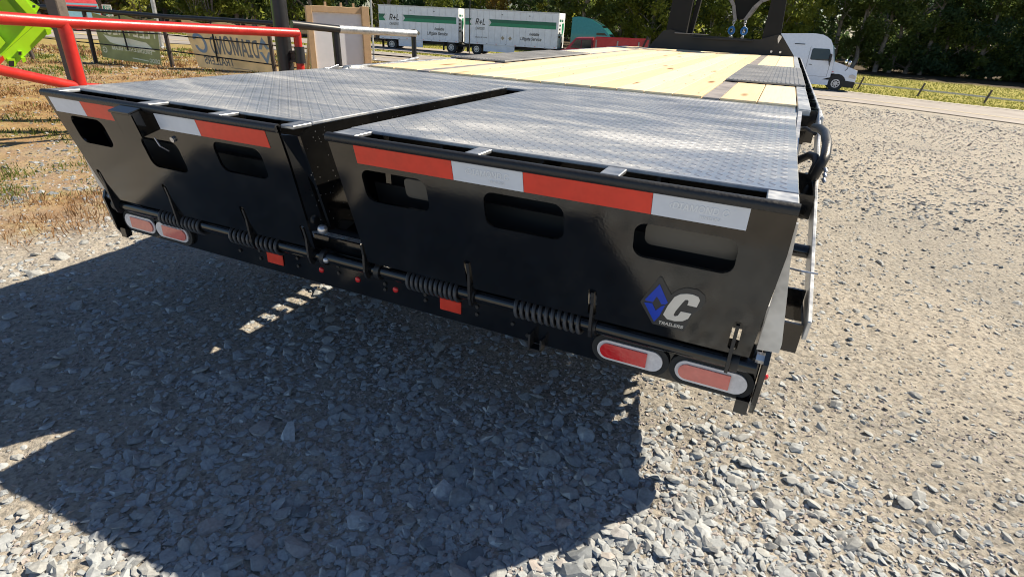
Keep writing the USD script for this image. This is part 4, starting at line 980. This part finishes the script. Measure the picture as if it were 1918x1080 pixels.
# white lorry tractor with a sleeper cab; x runs forward, the near side is -y
def tractor(name, label, cat, paint, loc, rz, scale, style):
    t = thing(name, label, cat, loc, rz, None, None, (scale,) * 3)
    if style == 'long':
        cab = [(-6.2, .75), (-6.2, 3.72), (-3.6, 3.86), (-2.95, 3.80), (-2.62, 3.66), (-2.34, 3.48), (-2.14, 3.16), (-1.78, 2.0), (-1.75, .95), (-2.3, .75)]
        hood = [(-1.748, 2.02), (-1.0, 1.83), (-.3, 1.60), (-.05, 1.46), (-.0, 1.0), (-.02, .72), (-.9, .80), (-1.0, 1.0), (-1.25, 1.18), (-1.6, 1.22), (-1.748, 1.2)]
    else:
        cab = [(-5.2, .8), (-5.2, 3.55), (-4.6, 3.62), (-3.6, 3.45), (-2.75, 3.05), (-2.2, 2.62), (-1.95, 2.36), (-1.6, 2.0), (-1.6, .95), (-2.2, .8)]
        hood = [(-1.598, 1.98), (-.6, 1.66), (-.15, 1.5), (-.02, 1.3), (-.02, .7), (-.8, .75), (-.95, 1.0), (-1.2, 1.15), (-1.598, 1.15)]
    obj('cab', tapered(cab, 1.22, .10, 2.2, 3.9), paint, t, 30)
    obj('hood', tapered(hood, 1.12, .10, 1.1, 2.0), paint, t, 30)
    if style == 'long':
        obj('windscreen', prism_y(Polygon([(-2.05, 3.12), (-1.70, 2.02), (-1.79, 1.99), (-2.2, 3.0), (-2.2, 3.1)]), -1.145, 1.145), glass_sky, t)
        for s in (-1, 1):
            w = prism_y(rrect(-3.42, -2.22, 2.06, 2.86, .12), 0, .012); v = np.array(w.vertices); v[:, 1] += s * (1.225 - .122 * np.clip((v[:, 2] - 2.2) / 1.7, 0, 1)) - (.012 if s < 0 else 0); v[:, 0] += np.where((v[:, 0] > -2.6) & (v[:, 2] < 2.5), .25, 0); w.vertices = v
            obj('side_window', w, glass_dark, t)
            d = obj('door_seam', [bx(-3.56, -3.545, s * 1.219, s * 1.226, .95, 2.95), bx(-2.02, -2.005, s * 1.219, s * 1.226, .95, 2.1), bx(-3.545, -2.02, s * 1.219, s * 1.226, .95, .962)], black_dull, t)
            obj('door_handle', bx(-3.4, -3.2, s * 1.222, s * 1.24, 1.72, 1.76), black_dull, t)
            obj('side_mark', bx(-4.7, -4.0, s * 1.19, s * 1.205, 3.07, 3.12), black_dull, t)
            m_ = obj('mirror', bx(-2.16, -2.02, s * 1.33, s * 1.56, 1.95, 2.55, .03), black_satin, t); obj('mirror_arm', obox((-2.0, s * 1.2, 1.75), (-2.1, s * 1.42, 1.95), .04, .06), black_satin, m_)
            mm = obj('mirror', mapm(trimesh.creation.icosphere(subdivisions=2, radius=.11), (-.70, s * 1.1, 2.02), (1, 0, 0), (0, 1, 0), (0, 0, 1.3)), chrome, t, True); obj('mirror_arm', tube([(-.70, s * 1.1, 1.95), (-.76, s * 1.1, 1.6), (-.9, s * 1.05, 1.4)], .022, 6), black_satin, mm)
            obj('headlight', prism_y(Polygon([(-.52, 1.02), (-.12, .92), (-.06, 1.0), (-.10, 1.16), (-.30, 1.24), (-.5, 1.18)]), s * 1.10, s * 1.155), headlamp, t)
            obj('marker_lamp', bx(-1.72, -1.60, s * 1.11, s * 1.127, 1.30, 1.35), red_dot, t)
            obj('bumper', prism_y(Polygon([(-.92, .34), (-.05, .30), (.0, .62), (-.02, .70), (-.9, .78), (-.95, .6)]), s * .2, s * 1.17), black_dull, t)
            ar = Polygon([(-1.66, .5)] + [(-1.28 + .66 * math.cos(a), .55 + .66 * math.sin(a)) for a in np.linspace(math.pi, 0, 14)] + [(-.62, .5)])
            obj('wheel_arch', prism_y(ar, s * 1.08, s * 1.125), black_dull, t)
            obj('side_skirt', bx(-6.1, -1.8, s * 1.17, s * 1.22, .38, .76), paint, t)
            wheel(t, -1.28, s * 1.0, .54, .30); wheel(t, -5.4, s * .95, .54, .5); wheel(t, -6.6, s * .95, .54, .5)
        obj('grille', [bx(-.015, .012, -.7, .7, .75 + .1 * k, .80 + .1 * k) for k in range(8)], chrome, t, kind='stuff')
        obj('sun_visor', obox((-2.1, 0, 3.02), (-1.86, 0, 2.9), 2.1, .03), paint, t)
        obj('chassis', bx(-7.4, -.8, -.45, .45, .55, .75), black_dull, t)
    else:
        for s in (-1, 1):
            obj('side_window', prism_y(Polygon([(-4.35, 2.75), (-4.45, 3.08), (-4.2, 3.2), (-3.7, 3.12), (-3.55, 2.9), (-3.7, 2.72)]), s * 1.135 - .01, s * 1.135 + .01), glass_dark, t)
            obj('side_window', prism_y(Polygon([(-3.0, 2.0), (-3.0, 2.45), (-2.3, 2.45), (-1.85, 2.1)]), s * 1.205 - .01, s * 1.205 + .01), glass_dark, t)
            wheel(t, -1.2, s * 1.0, .52, .3); wheel(t, -5.0, s * .95, .52, .5); wheel(t, -6.1, s * .95, .52, .5)
            obj('headlight', bx(-.5, -.06, s * 1.02, s * 1.10, .95, 1.15, .03), headlamp, t)
        obj('windscreen', trimesh.Trimesh([(-2.68, -1.0, 3.02), (-2.68, 1.0, 3.02), (-1.66, 1.12, 2.1), (-1.66, -1.12, 2.1)], [(0, 1, 2), (0, 2, 3), (2, 1, 0), (3, 2, 0)], process=False), glass_dark, t)
        obj('roof_stripe', [obox((-4.5, yy, 3.64), (-3.6, yy, 3.475), .10, .02) for yy in (-.3, .25)] + [obox((-3.6, yy, 3.475), (-2.75, yy, 3.07), .10, .02) for yy in (-.3, .25)], black_dull, t, kind='stuff')
        obj('bumper', bx(-.6, .03, -1.15, 1.15, .35, .72, .05), chrome, t)
        obj('grille', bx(-.02, .015, -.55, .55, .78, 1.35, .01), chrome, t)
        obj('chassis', bx(-7.0, -.8, -.45, .45, .55, .78), black_dull, t)
    return t


pw, Dw = hit(1592, 172)
white_truck = tractor('lorry_tractor', 'white lorry tractor with sleeper cab driving on the road beyond the deck', 'lorry', truck_white, (pw[0], pw[1], pw[2] + .03), math.radians(2), .83, 'long')


# box trailers
def box_trailer(label, pa, pb, name='box_trailer'):
    pa, pb = np.array(pa), np.array(pb); sc = .77; e = pb - pa; L = np.linalg.norm(e[:2]) / sc; rz = math.atan2(e[1], e[0])
    t = thing(name, label, 'trailer', (pa[0], pa[1], (pa[2] + pb[2]) / 2), rz, 'white box trailers on the far road', None, (sc,) * 3)
    z0, z1, hw = 1.02, 4.1, 1.28
    obj('box', bx(0, L, -hw + .03, hw, z0, z1, .02), trailer_white, t)
    n = int(round(L / .62))
    for k in range(n): obj('side_panel', bx(.02 + k * (L - .04) / n + .012, .02 + (k + 1) * (L - .04) / n - .012, -hw, -hw + .029, z0 + .16, z1 - .10), trailer_white, t)
    obj('top_rail', bx(-.01, L + .01, -hw - .012, -hw + .028, z1 - .095, z1 + .01), galv, t); obj('bottom_rail', bx(-.01, L + .01, -hw - .012, -hw + .028, z0 - .02, z0 + .155), trailer_white, t)
    for k in range(10): obj('rail_lamp', bx(.3 + k * (L - .6) / 9, .44 + k * (L - .6) / 9, -hw - .016, -hw - .0125, z0 + .05, z0 + .09), tape_red if k % 2 else black_print, t)
    yb = -hw - .003
    zs = 2.98; hs = .60
    def stripe(pts, m): obj('side_stripe', prism_y(Polygon(pts), yb - .004, yb), m, t)
    for (za, zb_, m) in ((zs, zs + hs / 2, green_dark), (zs - hs / 2, zs, green_mid)):
        f = lambda z: .22 * (1 - abs(z - zs) / (hs / 2))
        stripe([(.05, za), (.72 - f(za), za), (.72 - f(zb_), zb_), (.05, zb_)], m)
        stripe([(2.55 + f(za), za), (L - .22, za), (L - .22, zb_), (2.55 + f(zb_), zb_)], m)
    for xx, sg in ((.80, -1), (2.42, 1)):
        f = lambda z: sg * .22 * (1 - abs(z - zs) / (hs / 2))
        stripe([(xx + f(zs - hs / 2), zs - hs / 2), (xx + f(zs), zs), (xx + f(zs + hs / 2), zs + hs / 2), (xx + .09 + f(zs + hs / 2), zs + hs / 2), (xx + .09 + f(zs), zs), (xx + .09 + f(zs - hs / 2), zs - hs / 2)], galv)
    X, Z = (1, 0, 0), (0, 0, 1)
    tx = lambda s, h, x, z, w=None, b=True: text_on(s, h, (x, yb - .004, z), X, Z, black_print, 'side_lettering', t, b, .2, w, depth=.004)
    tx('R+L', .52, 1.12, zs - .22, 1.0); tx('CARRIERS', .24, 1.12, zs - .68, .95, False)
    tx('Available', .24, L * .70, z0 + 1.02, 1.0); tx('Liftgate Service', .27, L * .61, z0 + .58, 2.1); tx('www.rlc.com', .15, 1.1, z0 + .55, 1.25, False)
    for xx in (L * .42, L * .5): obj('side_placard', prism_y(Polygon([(xx, z0 + .45), (xx + .18, z0 + .65), (xx, z0 + .85), (xx - .18, z0 + .65)]), yb - .003, yb), banner_cream, t)
    for xx in (L * .40, L * .69): obj('top_lamp', bx(xx, xx + .14, yb - .02, yb, z1 - .42, z1 - .36), black_print, t)
    # front wall towards the sun
    xf = L + .004
    obj('front_plate', bx(L, xf, -hw + .06, hw - .06, z0 + .1, z1 - .1), trailer_white, t)
    def fr(y0, y1, za, zb_, m): obj('front_print', bx(xf, xf + .004, y0, y1, za, zb_), m, t)
    fr(-1.0, -.2, z1 - .75, z1 - .55, green_dark); fr(0, .5, z1 - .75, z1 - .55, green_dark)
    for k in range(4): fr(-1.0, -.35, z1 - 1.15 - .33 * k, z1 - .98 - .33 * k, black_print)
    lf = Polygon([(.1, z1 - .9), (.9, z1 - .85), (1.0, z1 - 1.4), (.6, z1 - 1.9), (.45, z1 - 2.2), (.2, z1 - 1.7)])
    obj('front_print', mapm(ext(lf, .004), (xf, 0, 0), (0, 1, 0), (0, 0, 1), (1, 0, 0)), green_mid, t)
    obj('air_line', tube([(xf + .02, .35, z1 - 2.0), (xf + .1, .3, z0 + .6), (xf + .05, .4, z0)], .035, 6), black_dull, t); obj('air_line', tube([(xf + .02, .1, z1 - 2.1), (xf + .1, .0, z0 + .5), (xf + .05, .1, z0)], .03, 6), black_dull, t)
    obj('underskirt', bx(2.0, L * .55, -hw + .05, -hw + .09, .38, z0 - .03), trailer_white, t)
    obj('chassis', bx(.3, L - .1, -.5, .5, .72, z0 - .025), black_dull, t)
    obj('mud_flap', bx(.2, .22, -hw + .1, -hw + .7, .2, .9), black_dull, t)
    for s in (-1, 1): wheel(t, 1.25, s * .95, .52, .5)
    obj('landing_gear', bx(L - 1.7, L - 1.55, -.9, -.75, .2, z0 - .03), black_dull, t)
    return t


D1 = 46.5
q0, q1 = at(721, 98, D1 + 3.2), at(864, 104, D1 + 1.3); q2, q3 = at(879, 105, D1 + 1.1), at(1047, 113, D1 - 1.1)
for q_ in (q0, q1, q2, q3): q_[2] = terrain(q_[0], q_[1]) + .0
zq = [1.212 - 57 / FPX * D1 for _ in range(4)]
for q_ in (q0, q1, q2, q3): q_[2] = zq[0] + .0
box1 = box_trailer('rear white box trailer with green stripe, its left end beside the white board', q0, q1)
box2 = box_trailer('front white box trailer with green stripe coupled behind the teal lorry', q2, q3)
dol = thing('converter_dolly', 'black wheeled dolly coupling the two white box trailers', 'dolly', ((q1 + q2) / 2) - [.9, .2, 0], math.atan2(*(q3 - q2)[[1, 0]]), scale=(.77,) * 3)
obj('dolly_frame', bx(-1.0, 1.2, -.5, .5, .6, .8, .02), black_dull, dol); obj('drawbar', obox((1.0, -.3, .7), (2.6, 0, .8), .1, .1), black_dull, dol); obj('drawbar', obox((1.0, .3, .7), (2.6, 0, .8), .1, .1), black_dull, dol)
for s in (-1, 1): wheel(dol, .2, s * .95, .52, .5)
obj('fender', bx(-.5, .9, -1.2, -.7, 1.08, 1.12), black_dull, dol)
e_ = (q3 - q2)[:2]; e_ /= np.linalg.norm(e_)
pt_ = at(1180, 118, D1 - 2.0); pt_[2] = zq[0]
teal = tractor('lorry_tractor', 'teal lorry tractor with sloping roof pulling the white box trailers', 'lorry', truck_teal, pt_ + [.0, 0, -.05], math.atan2(e_[1], e_[0]), .84, 'slope')

# red lorry at the far left
pr = at(172, 42, 52); pr[2] = 1.212 - 2.35
redl = tractor('lorry_tractor', 'red lorry tractor with bright grille, far left beyond the fence', 'lorry', truck_red, pr - [0, 0, .9], math.radians(-18), .92, 'long')

# red dropside truck behind the deck
Dr = 21.0
a_, b_ = at(1076, 96, Dr), at(1211, 96, Dr); a_[2] = b_[2] = terrain(a_[0], a_[1])
ee = b_ - a_; Lr = np.linalg.norm(ee[:2]); rz = math.atan2(ee[1], ee[0])
rt = thing('red_truck', 'dark red truck with a long high sided bed, half hidden behind the deck', 'truck', a_, rz)
zt = at(1105, 70, Dr)[2] - a_[2]; ztr = at(1211, 75.5, Dr)[2] - b_[2]
obj('cab', tapered([(-.55, .5), (-.55, 1.0), (-.25, 1.12), (.05, zt - .03), (.62, zt), (.62, .5)], .9, .08, 1.1, zt), truck_red, rt, 30)
obj('side_window', prism_y(Polygon([(-.10, 1.16), (.08, zt - .08), (.24, zt - .07), (.24, 1.16)]), -.905, -.86), glass_dark, rt)
obj('side_window', prism_y(Polygon([(.27, 1.16), (.27, zt - .07), (.585, zt - .06), (.585, 1.16)]), -.905, -.86), glass_dark, rt)
for s in (-1, 1):
    obj('bed_side', prism_y(Polygon([(.66, .55), (.66, zt - .02), (Lr - .02, ztr), (Lr - .14, .6)]), s * .98, s * .93), truck_red, rt)
    for xx in (.72, .66 + (Lr - .66) * .42, .66 + (Lr - .66) * .80): obj('bed_stake', bx(xx, xx + .045, s * 1.0, s * .981, .56, zt - .05), strip_mat, rt)
    obj('bed_cap', obox((.66, s * .955, zt - .005), (Lr - .02, s * .955, ztr + .01), .08, .03), truck_red, rt)
    wheel(rt, -.02, s * .8, .38, .24); wheel(rt, Lr - .8, s * .8, .38, .3)
obj('bed_floor', bx(.66, Lr - .15, -.92, .92, .55, .62), truck_red, rt); obj('headboard', bx(.64, .68, -.92, .92, .62, zt - .06), truck_red, rt)
obj('tail_brace', obox((Lr - .28, -1.01, zt * .7), (Lr - .08, -1.01, ztr + .12), .03, .05), black_dull, rt)

# exit sign, lamp posts, thin posts
DS = 58
s0, s1, s2 = at(190, 9, DS), at(207, 9, DS), at(207, 20, DS)
ws = np.linalg.norm((s1 - s0)[:2]) * 1.02; hs_ = .8; az_s = math.atan2((s1 - s0)[1], (s1 - s0)[0])
ex_ = thing('exit_sign', 'small green exit sign with white lettering above the fence', 'sign', (s0[0], s0[1], s0[2] - hs_), az_s)
obj('face', bx(0, ws, -.01, .01, 0, hs_, .004), sign_white, ex_); fcx = obj('green_field', bx(.05, ws - .05, -.014, -.0101, .05, hs_ - .05), sign_green, ex_)
text_on('EXIT', .22, (.17, -.0142, hs_ * .56), (1, 0, 0), (0, 0, 1), sign_white, 'sign_lettering', ex_, True, 0, ws * .62); text_on('238', .22, (.26, -.0142, hs_ * .16), (1, 0, 0), (0, 0, 1), sign_white, 'sign_lettering', ex_, True, 0, ws * .46)
for xx in (.25, ws - .3): obj('sign_post', bx(xx, xx + .06, .012, .07, -2.6, hs_ - .1), galv, ex_)


def pole(name, label, cat, u0, v0, u1, v1, D, r, m, h):
    b = at(u1, v1, D); b[2] = terrain(b[0], b[1]) - .1
    p = thing(name, label, cat, b); obj('shaft', tube([(0, 0, 0), (0, 0, h)], [r, r * .8], 10), m, p, 40); obj('cap', bx(-r, r, -r, r, h, h + r * .6, r * .2), m, p); obj('foot', bx(-2 * r, 2 * r, -2 * r, 2 * r, .06, .1 + r, .01), m, p)
    return p


pole('lamp_post', 'pale galvanised pole rising behind the cable fence', 'pole', 284, 0, 294, 42, 26, .075, galv, 6.5)
pole('lamp_post', 'slim pale pole just right of the white board', 'pole', 693, 0, 697, 48, 30, .05, galv, 7)
pole('sign_post', 'thin dark post standing between the two white box trailers', 'post', 876, 12, 879, 105, 40, .035, black_dull, 4.4)

# guard rail beyond the road
gpts = [at(u, v, 45.8) for u, v in ((1560, 160), (1607, 163), (1663, 167), (1720, 174), (1782, 179), (1845, 185), (1918, 191), (2000, 199))]
for p in gpts: p[2] = terrain(p[0], p[1]) + .36
G_ = np.array([gpts[0][0], gpts[0][1], terrain(gpts[0][0], gpts[0][1])])
gr = thing('guard_rail', 'low pale guard rail with leaning wooden posts on the grass verge', 'guard rail', G_)
for i in range(len(gpts) - 1): obj('rail', obox(gpts[i] - G_, gpts[i + 1] - G_, .04, .09, .008), galv, gr)
for u, v in ((1607, 163), (1720, 174), (1845, 185), (1985, 198)):
    p = at(u, v, 45.55); p[2] = terrain(p[0], p[1]); obj('post', obox(p - G_ - [0, 0, .1], p - G_ + [.18, 0, .80], .10, .10, .01), wood_old, gr)
# ------------------------------------------------------------------ trees
def leaves(centres, radii, per, size, rng, flat=.8):
    """Leaf-sized faces in clumps."""
    n = len(centres) * per; c = np.repeat(centres, per, 0); r = np.repeat(radii, per)
    d = rng.normal(size=(n, 3)); d /= np.linalg.norm(d, axis=1, keepdims=True); d *= (rng.uniform(0, 1, (n, 1)) ** .45)
    p = c + d * r[:, None] * [1, 1, flat]
    a = rng.normal(size=(n, 3)); a /= np.linalg.norm(a, axis=1, keepdims=True)
    nn = d * .8 + rng.normal(size=(n, 3)) * .6 + [0, 0, .35]; b = np.cross(a, nn); b /= np.linalg.norm(b, axis=1, keepdims=True); a = np.cross(b, nn); a /= np.linalg.norm(a, axis=1, keepdims=True)
    s = size * rng.uniform(.6, 1.35, (n, 1))
    V = np.stack([p - a * s, p - b * s * .5, p + a * s, p + b * s * .5], 1).reshape(-1, 3); o = np.arange(n)[:, None] * 4
    return trimesh.Trimesh(V, np.concatenate([o + [0, 1, 2], o + [0, 2, 3]], 0), process=False)


def make_tree(name, label, cat, kind, seed, loc, rz, mat_):
    g = np.random.default_rng(seed); t = thing(name, label, cat, loc, rz)
    if kind == 'pine':
        h = g.uniform(12.5, 14.5); lean = g.normal(0, .35, 2)
        pts = np.array([(lean[0] * (z / h) ** 1.5, lean[1] * (z / h) ** 1.5, z) for z in np.linspace(-.3, h, 9)]); obj('trunk', tube(pts, np.linspace(.19, .06, 9), 9), bark, t, True)
        C, Rr, br = [], [], []
        for z in np.concatenate([g.uniform(3.5, 6, 4), g.uniform(6, h, 34)]):
            a = g.uniform(0, 2 * np.pi); L = g.uniform(.7, 2.4) * (1.25 - .8 * max(0, (z - 6) / (h - 6))) * (.7 if z < 6 else 1); x0 = np.array([lean[0] * (z / h) ** 1.5, lean[1] * (z / h) ** 1.5, z]); e = x0 + [math.cos(a) * L, math.sin(a) * L, g.uniform(-.3, .5)]
            br.append(tube([x0, e], [.035, .012], 4)); C.append(e); Rr.append(g.uniform(.45, .85) * (.7 if z < 6 else 1))
        obj('branches', br, bark, t, kind='stuff'); obj('crown', leaves(np.array(C), np.array(Rr), 95, .17, g, .6), mat_, t, kind='stuff')
    elif kind in ('broad', 'dense'):
        h = g.uniform(9.5, 11.5); low = .4 if kind == 'dense' else 1.6
        pts = np.array([(g.normal(0, .12), g.normal(0, .12), z) for z in np.linspace(-.3, h * .75, 6)]); obj('trunk', tube(pts, np.linspace(.24, .06, 6), 9), bark, t, True)
        C, Rr, br = [], [], []
        n = 58 if kind == 'dense' else 46
        for i in range(n):
            z = low + (h - low) * g.uniform(0, 1) ** (1.25 if kind == 'dense' else 1.05); f = (z - low) / (h - low)
            R = (3.1 if kind == 'dense' else 2.7) * math.sqrt(max(.03, 1 - (1.55 * f - .72) ** 2 / 1.0)) * g.uniform(.35, 1.12) if abs(1.55 * f - .72) < 1 else .6
            a = g.uniform(0, 2 * np.pi); e = np.array([math.cos(a) * R, math.sin(a) * R, z]); C.append(e); Rr.append(g.uniform(.55, 1.15))
            if i % 3 == 0: z0 = max(.5, z - R * .7); br.append(tube([(0, 0, z0), e * [.5, .5, 0] + [0, 0, (z0 + z) / 2 + .1], e], [.07, .04, .015], 5))
        obj('branches', br, bark, t, kind='stuff'); obj('crown', leaves(np.array(C), np.array(Rr), 120 if kind == 'dense' else 100, .165, g), mat_, t, kind='stuff')
    else:
        h = g.uniform(3.2, 4.6); C, Rr, br = [], [], []
        for i in range(26):
            z = .3 + (h - .3) * g.uniform(0, 1); R = 1.7 * math.sqrt(max(.05, 1 - (2 * z / h - .85) ** 2 / 1.6)) * g.uniform(.2, 1.1); a = g.uniform(0, 2 * np.pi)
            e = np.array([math.cos(a) * R, math.sin(a) * R, z]); C.append(e); Rr.append(g.uniform(.4, .75)); br.append(tube([(0, 0, -.1), e * [.4, .4, .6], e], [.035, .022, .01], 4))
        obj('stems', br, bark, t, kind='stuff'); obj('crown', leaves(np.array(C), np.array(Rr), 90, .13, g), mat_, t, kind='stuff')
    return t


KINDS = {'pine': ('pine_tree', 'pine', needle, 'tall bare-trunked pine'), 'broad_yellow': ('broadleaf_tree', 'broad', leaf_yellow, 'yellowing broadleaf tree'),
         'broad_olive': ('broadleaf_tree', 'broad', leaf_mid, 'olive green broadleaf tree'), 'dense': ('dense_tree', 'dense', leaf_dark, 'dense dark green tree'),
         'dense_olive': ('dense_tree', 'dense', leaf_mid, 'dense olive green tree'), 'bush_yellow': ('tall_bush', 'bush', leaf_yellow, 'yellow green tall bush'),
         'bush_autumn': ('tall_bush', 'bush', leaf_autumn, 'orange brown autumn bush'), 'bush_dark': ('tall_bush', 'bush', leaf_dark, 'dark green tall bush')}
PLACES = [(-400, 120, 'left of the red gate'), (120, 330, 'behind the olive banner'), (330, 540, 'behind the cream banner'), (540, 720, 'behind the white board'), (720, 880, 'behind the rear box trailer'),
          (880, 1070, 'behind the front box trailer'), (1070, 1250, 'behind the teal lorry'), (1250, 1470, 'seen through the gooseneck'), (1470, 1640, 'behind the white lorry'), (1640, 1790, 'right of the white lorry'), (1790, 2400, 'at the right edge')]
ORD = ['first', 'second', 'third', 'fourth', 'fifth', 'sixth', 'seventh', 'eighth', 'ninth', 'tenth', 'eleventh', 'twelfth', 'thirteenth', 'fourteenth', 'fifteenth', 'sixteenth', 'seventeenth', 'eighteenth', 'nineteenth', 'twentieth']
count = {}
protos, rt_ = {}, np.random.default_rng(19)


def plant(key, u, D, row):
    name, kind, mat_, look = KINDS[key]
    d = (R_ * (u - 959) - U_ * (100 - 540)) / FPX + F_; d = d[:2] / np.hypot(d[0], d[1]); x, y = EYE[0] + d[0] * D, EYE[1] + d[1] * D; z = float(terrain(x, y))
    place = next((p for a, b, p in PLACES if a <= u < b), PLACES[-1][2])
    grp = f'{look} {row} {place}'; i = count.get(grp, 0); count[grp] = i + 1; label = f'{ORD[i]} from left: {look} {row} {place}'; grp = 'trees and bushes beyond the road'
    v = (key, int(rt_.integers(0, 3 if kind in ('pine', 'bush') else 2)))
    rz = rt_.uniform(0, 6.28); s = rt_.uniform(.85, 1.18)
    if v not in protos:
        t = make_tree(name, label, 'bush' if kind == 'bush' else 'tree', kind, 100 + len(protos), (x, y, z), rz, mat_); protos[v] = t.GetPrim() if hasattr(t, 'GetPrim') else t; protos[v].SetCustomDataByKey('group', grp)
    else: dup(protos[v], (x, y, z), rz, label, (s, s, s), grp)


def base_D(u): return np.interp(u, [-400, 500, 800, 1100, 1300, 1590, 1750, 1918, 2300], [60, 60, 62, 63, 64.5, 71, 75, 78.5, 82])


u = -380
while u < 2350:                                                      # front row: bushes and low crowned trees
    right = u > 1420
    if right: key = rt_.choice(['dense', 'dense_olive', 'broad_olive', 'bush_dark', 'broad_yellow'], p=[.36, .24, .16, .14, .10] if u > 1680 else [.08, .2, .24, .04, .44])
    elif 360 < u < 600 or 1150 < u < 1260: key = rt_.choice(['broad_yellow', 'bush_yellow', 'broad_olive'], p=[.5, .3, .2])
    else: key = rt_.choice(['bush_yellow', 'bush_dark', 'broad_yellow', 'broad_olive', 'pine', 'bush_autumn'], p=[.22, .06, .14, .08, .44, .06])
    plant(key, u, base_D(u) + rt_.uniform(-.5, 1.5), 'in front'); u += rt_.uniform(26, 46) if right else rt_.uniform(26, 52)
u = -390
while u < 2350:
    right = u > 1420
    key = rt_.choice(['dense', 'dense_olive', 'broad_olive', 'pine'], p=[.5, .2, .1, .2]) if right else rt_.choice(['pine', 'broad_olive', 'dense', 'broad_yellow'], p=[.70, .12, .06, .12])
    plant(key, u, base_D(u) + rt_.uniform(3, 8), 'in second row'); u += rt_.uniform(130, 190) if right else rt_.uniform(34, 62)
u = -390
while u < 2350:
    right = u > 1420
    key = rt_.choice(['pine', 'dense', 'broad_olive'], p=[.5, .35, .15]); plant(key, u, base_D(u) + rt_.uniform(19, 27), 'far back'); u += rt_.uniform(26, 46)
# the wood beyond as one mass
g = np.random.default_rng(77); n = 900
uu = g.uniform(-70, 40, n); DD = g.uniform(102, 118, n); zz = g.uniform(0, 16, n)
C = np.stack([EYE[0] + DD * np.sin(np.radians(uu)), EYE[1] + DD * np.cos(np.radians(uu)), zz - 2], -1)
o = obj('distant_wood', leaves(C, np.full(n, 2.6), 70, .5, g), leaf_dark); tag(o, 'dark wood filling the gaps between the nearer trunks', 'wood', kind='stuff')
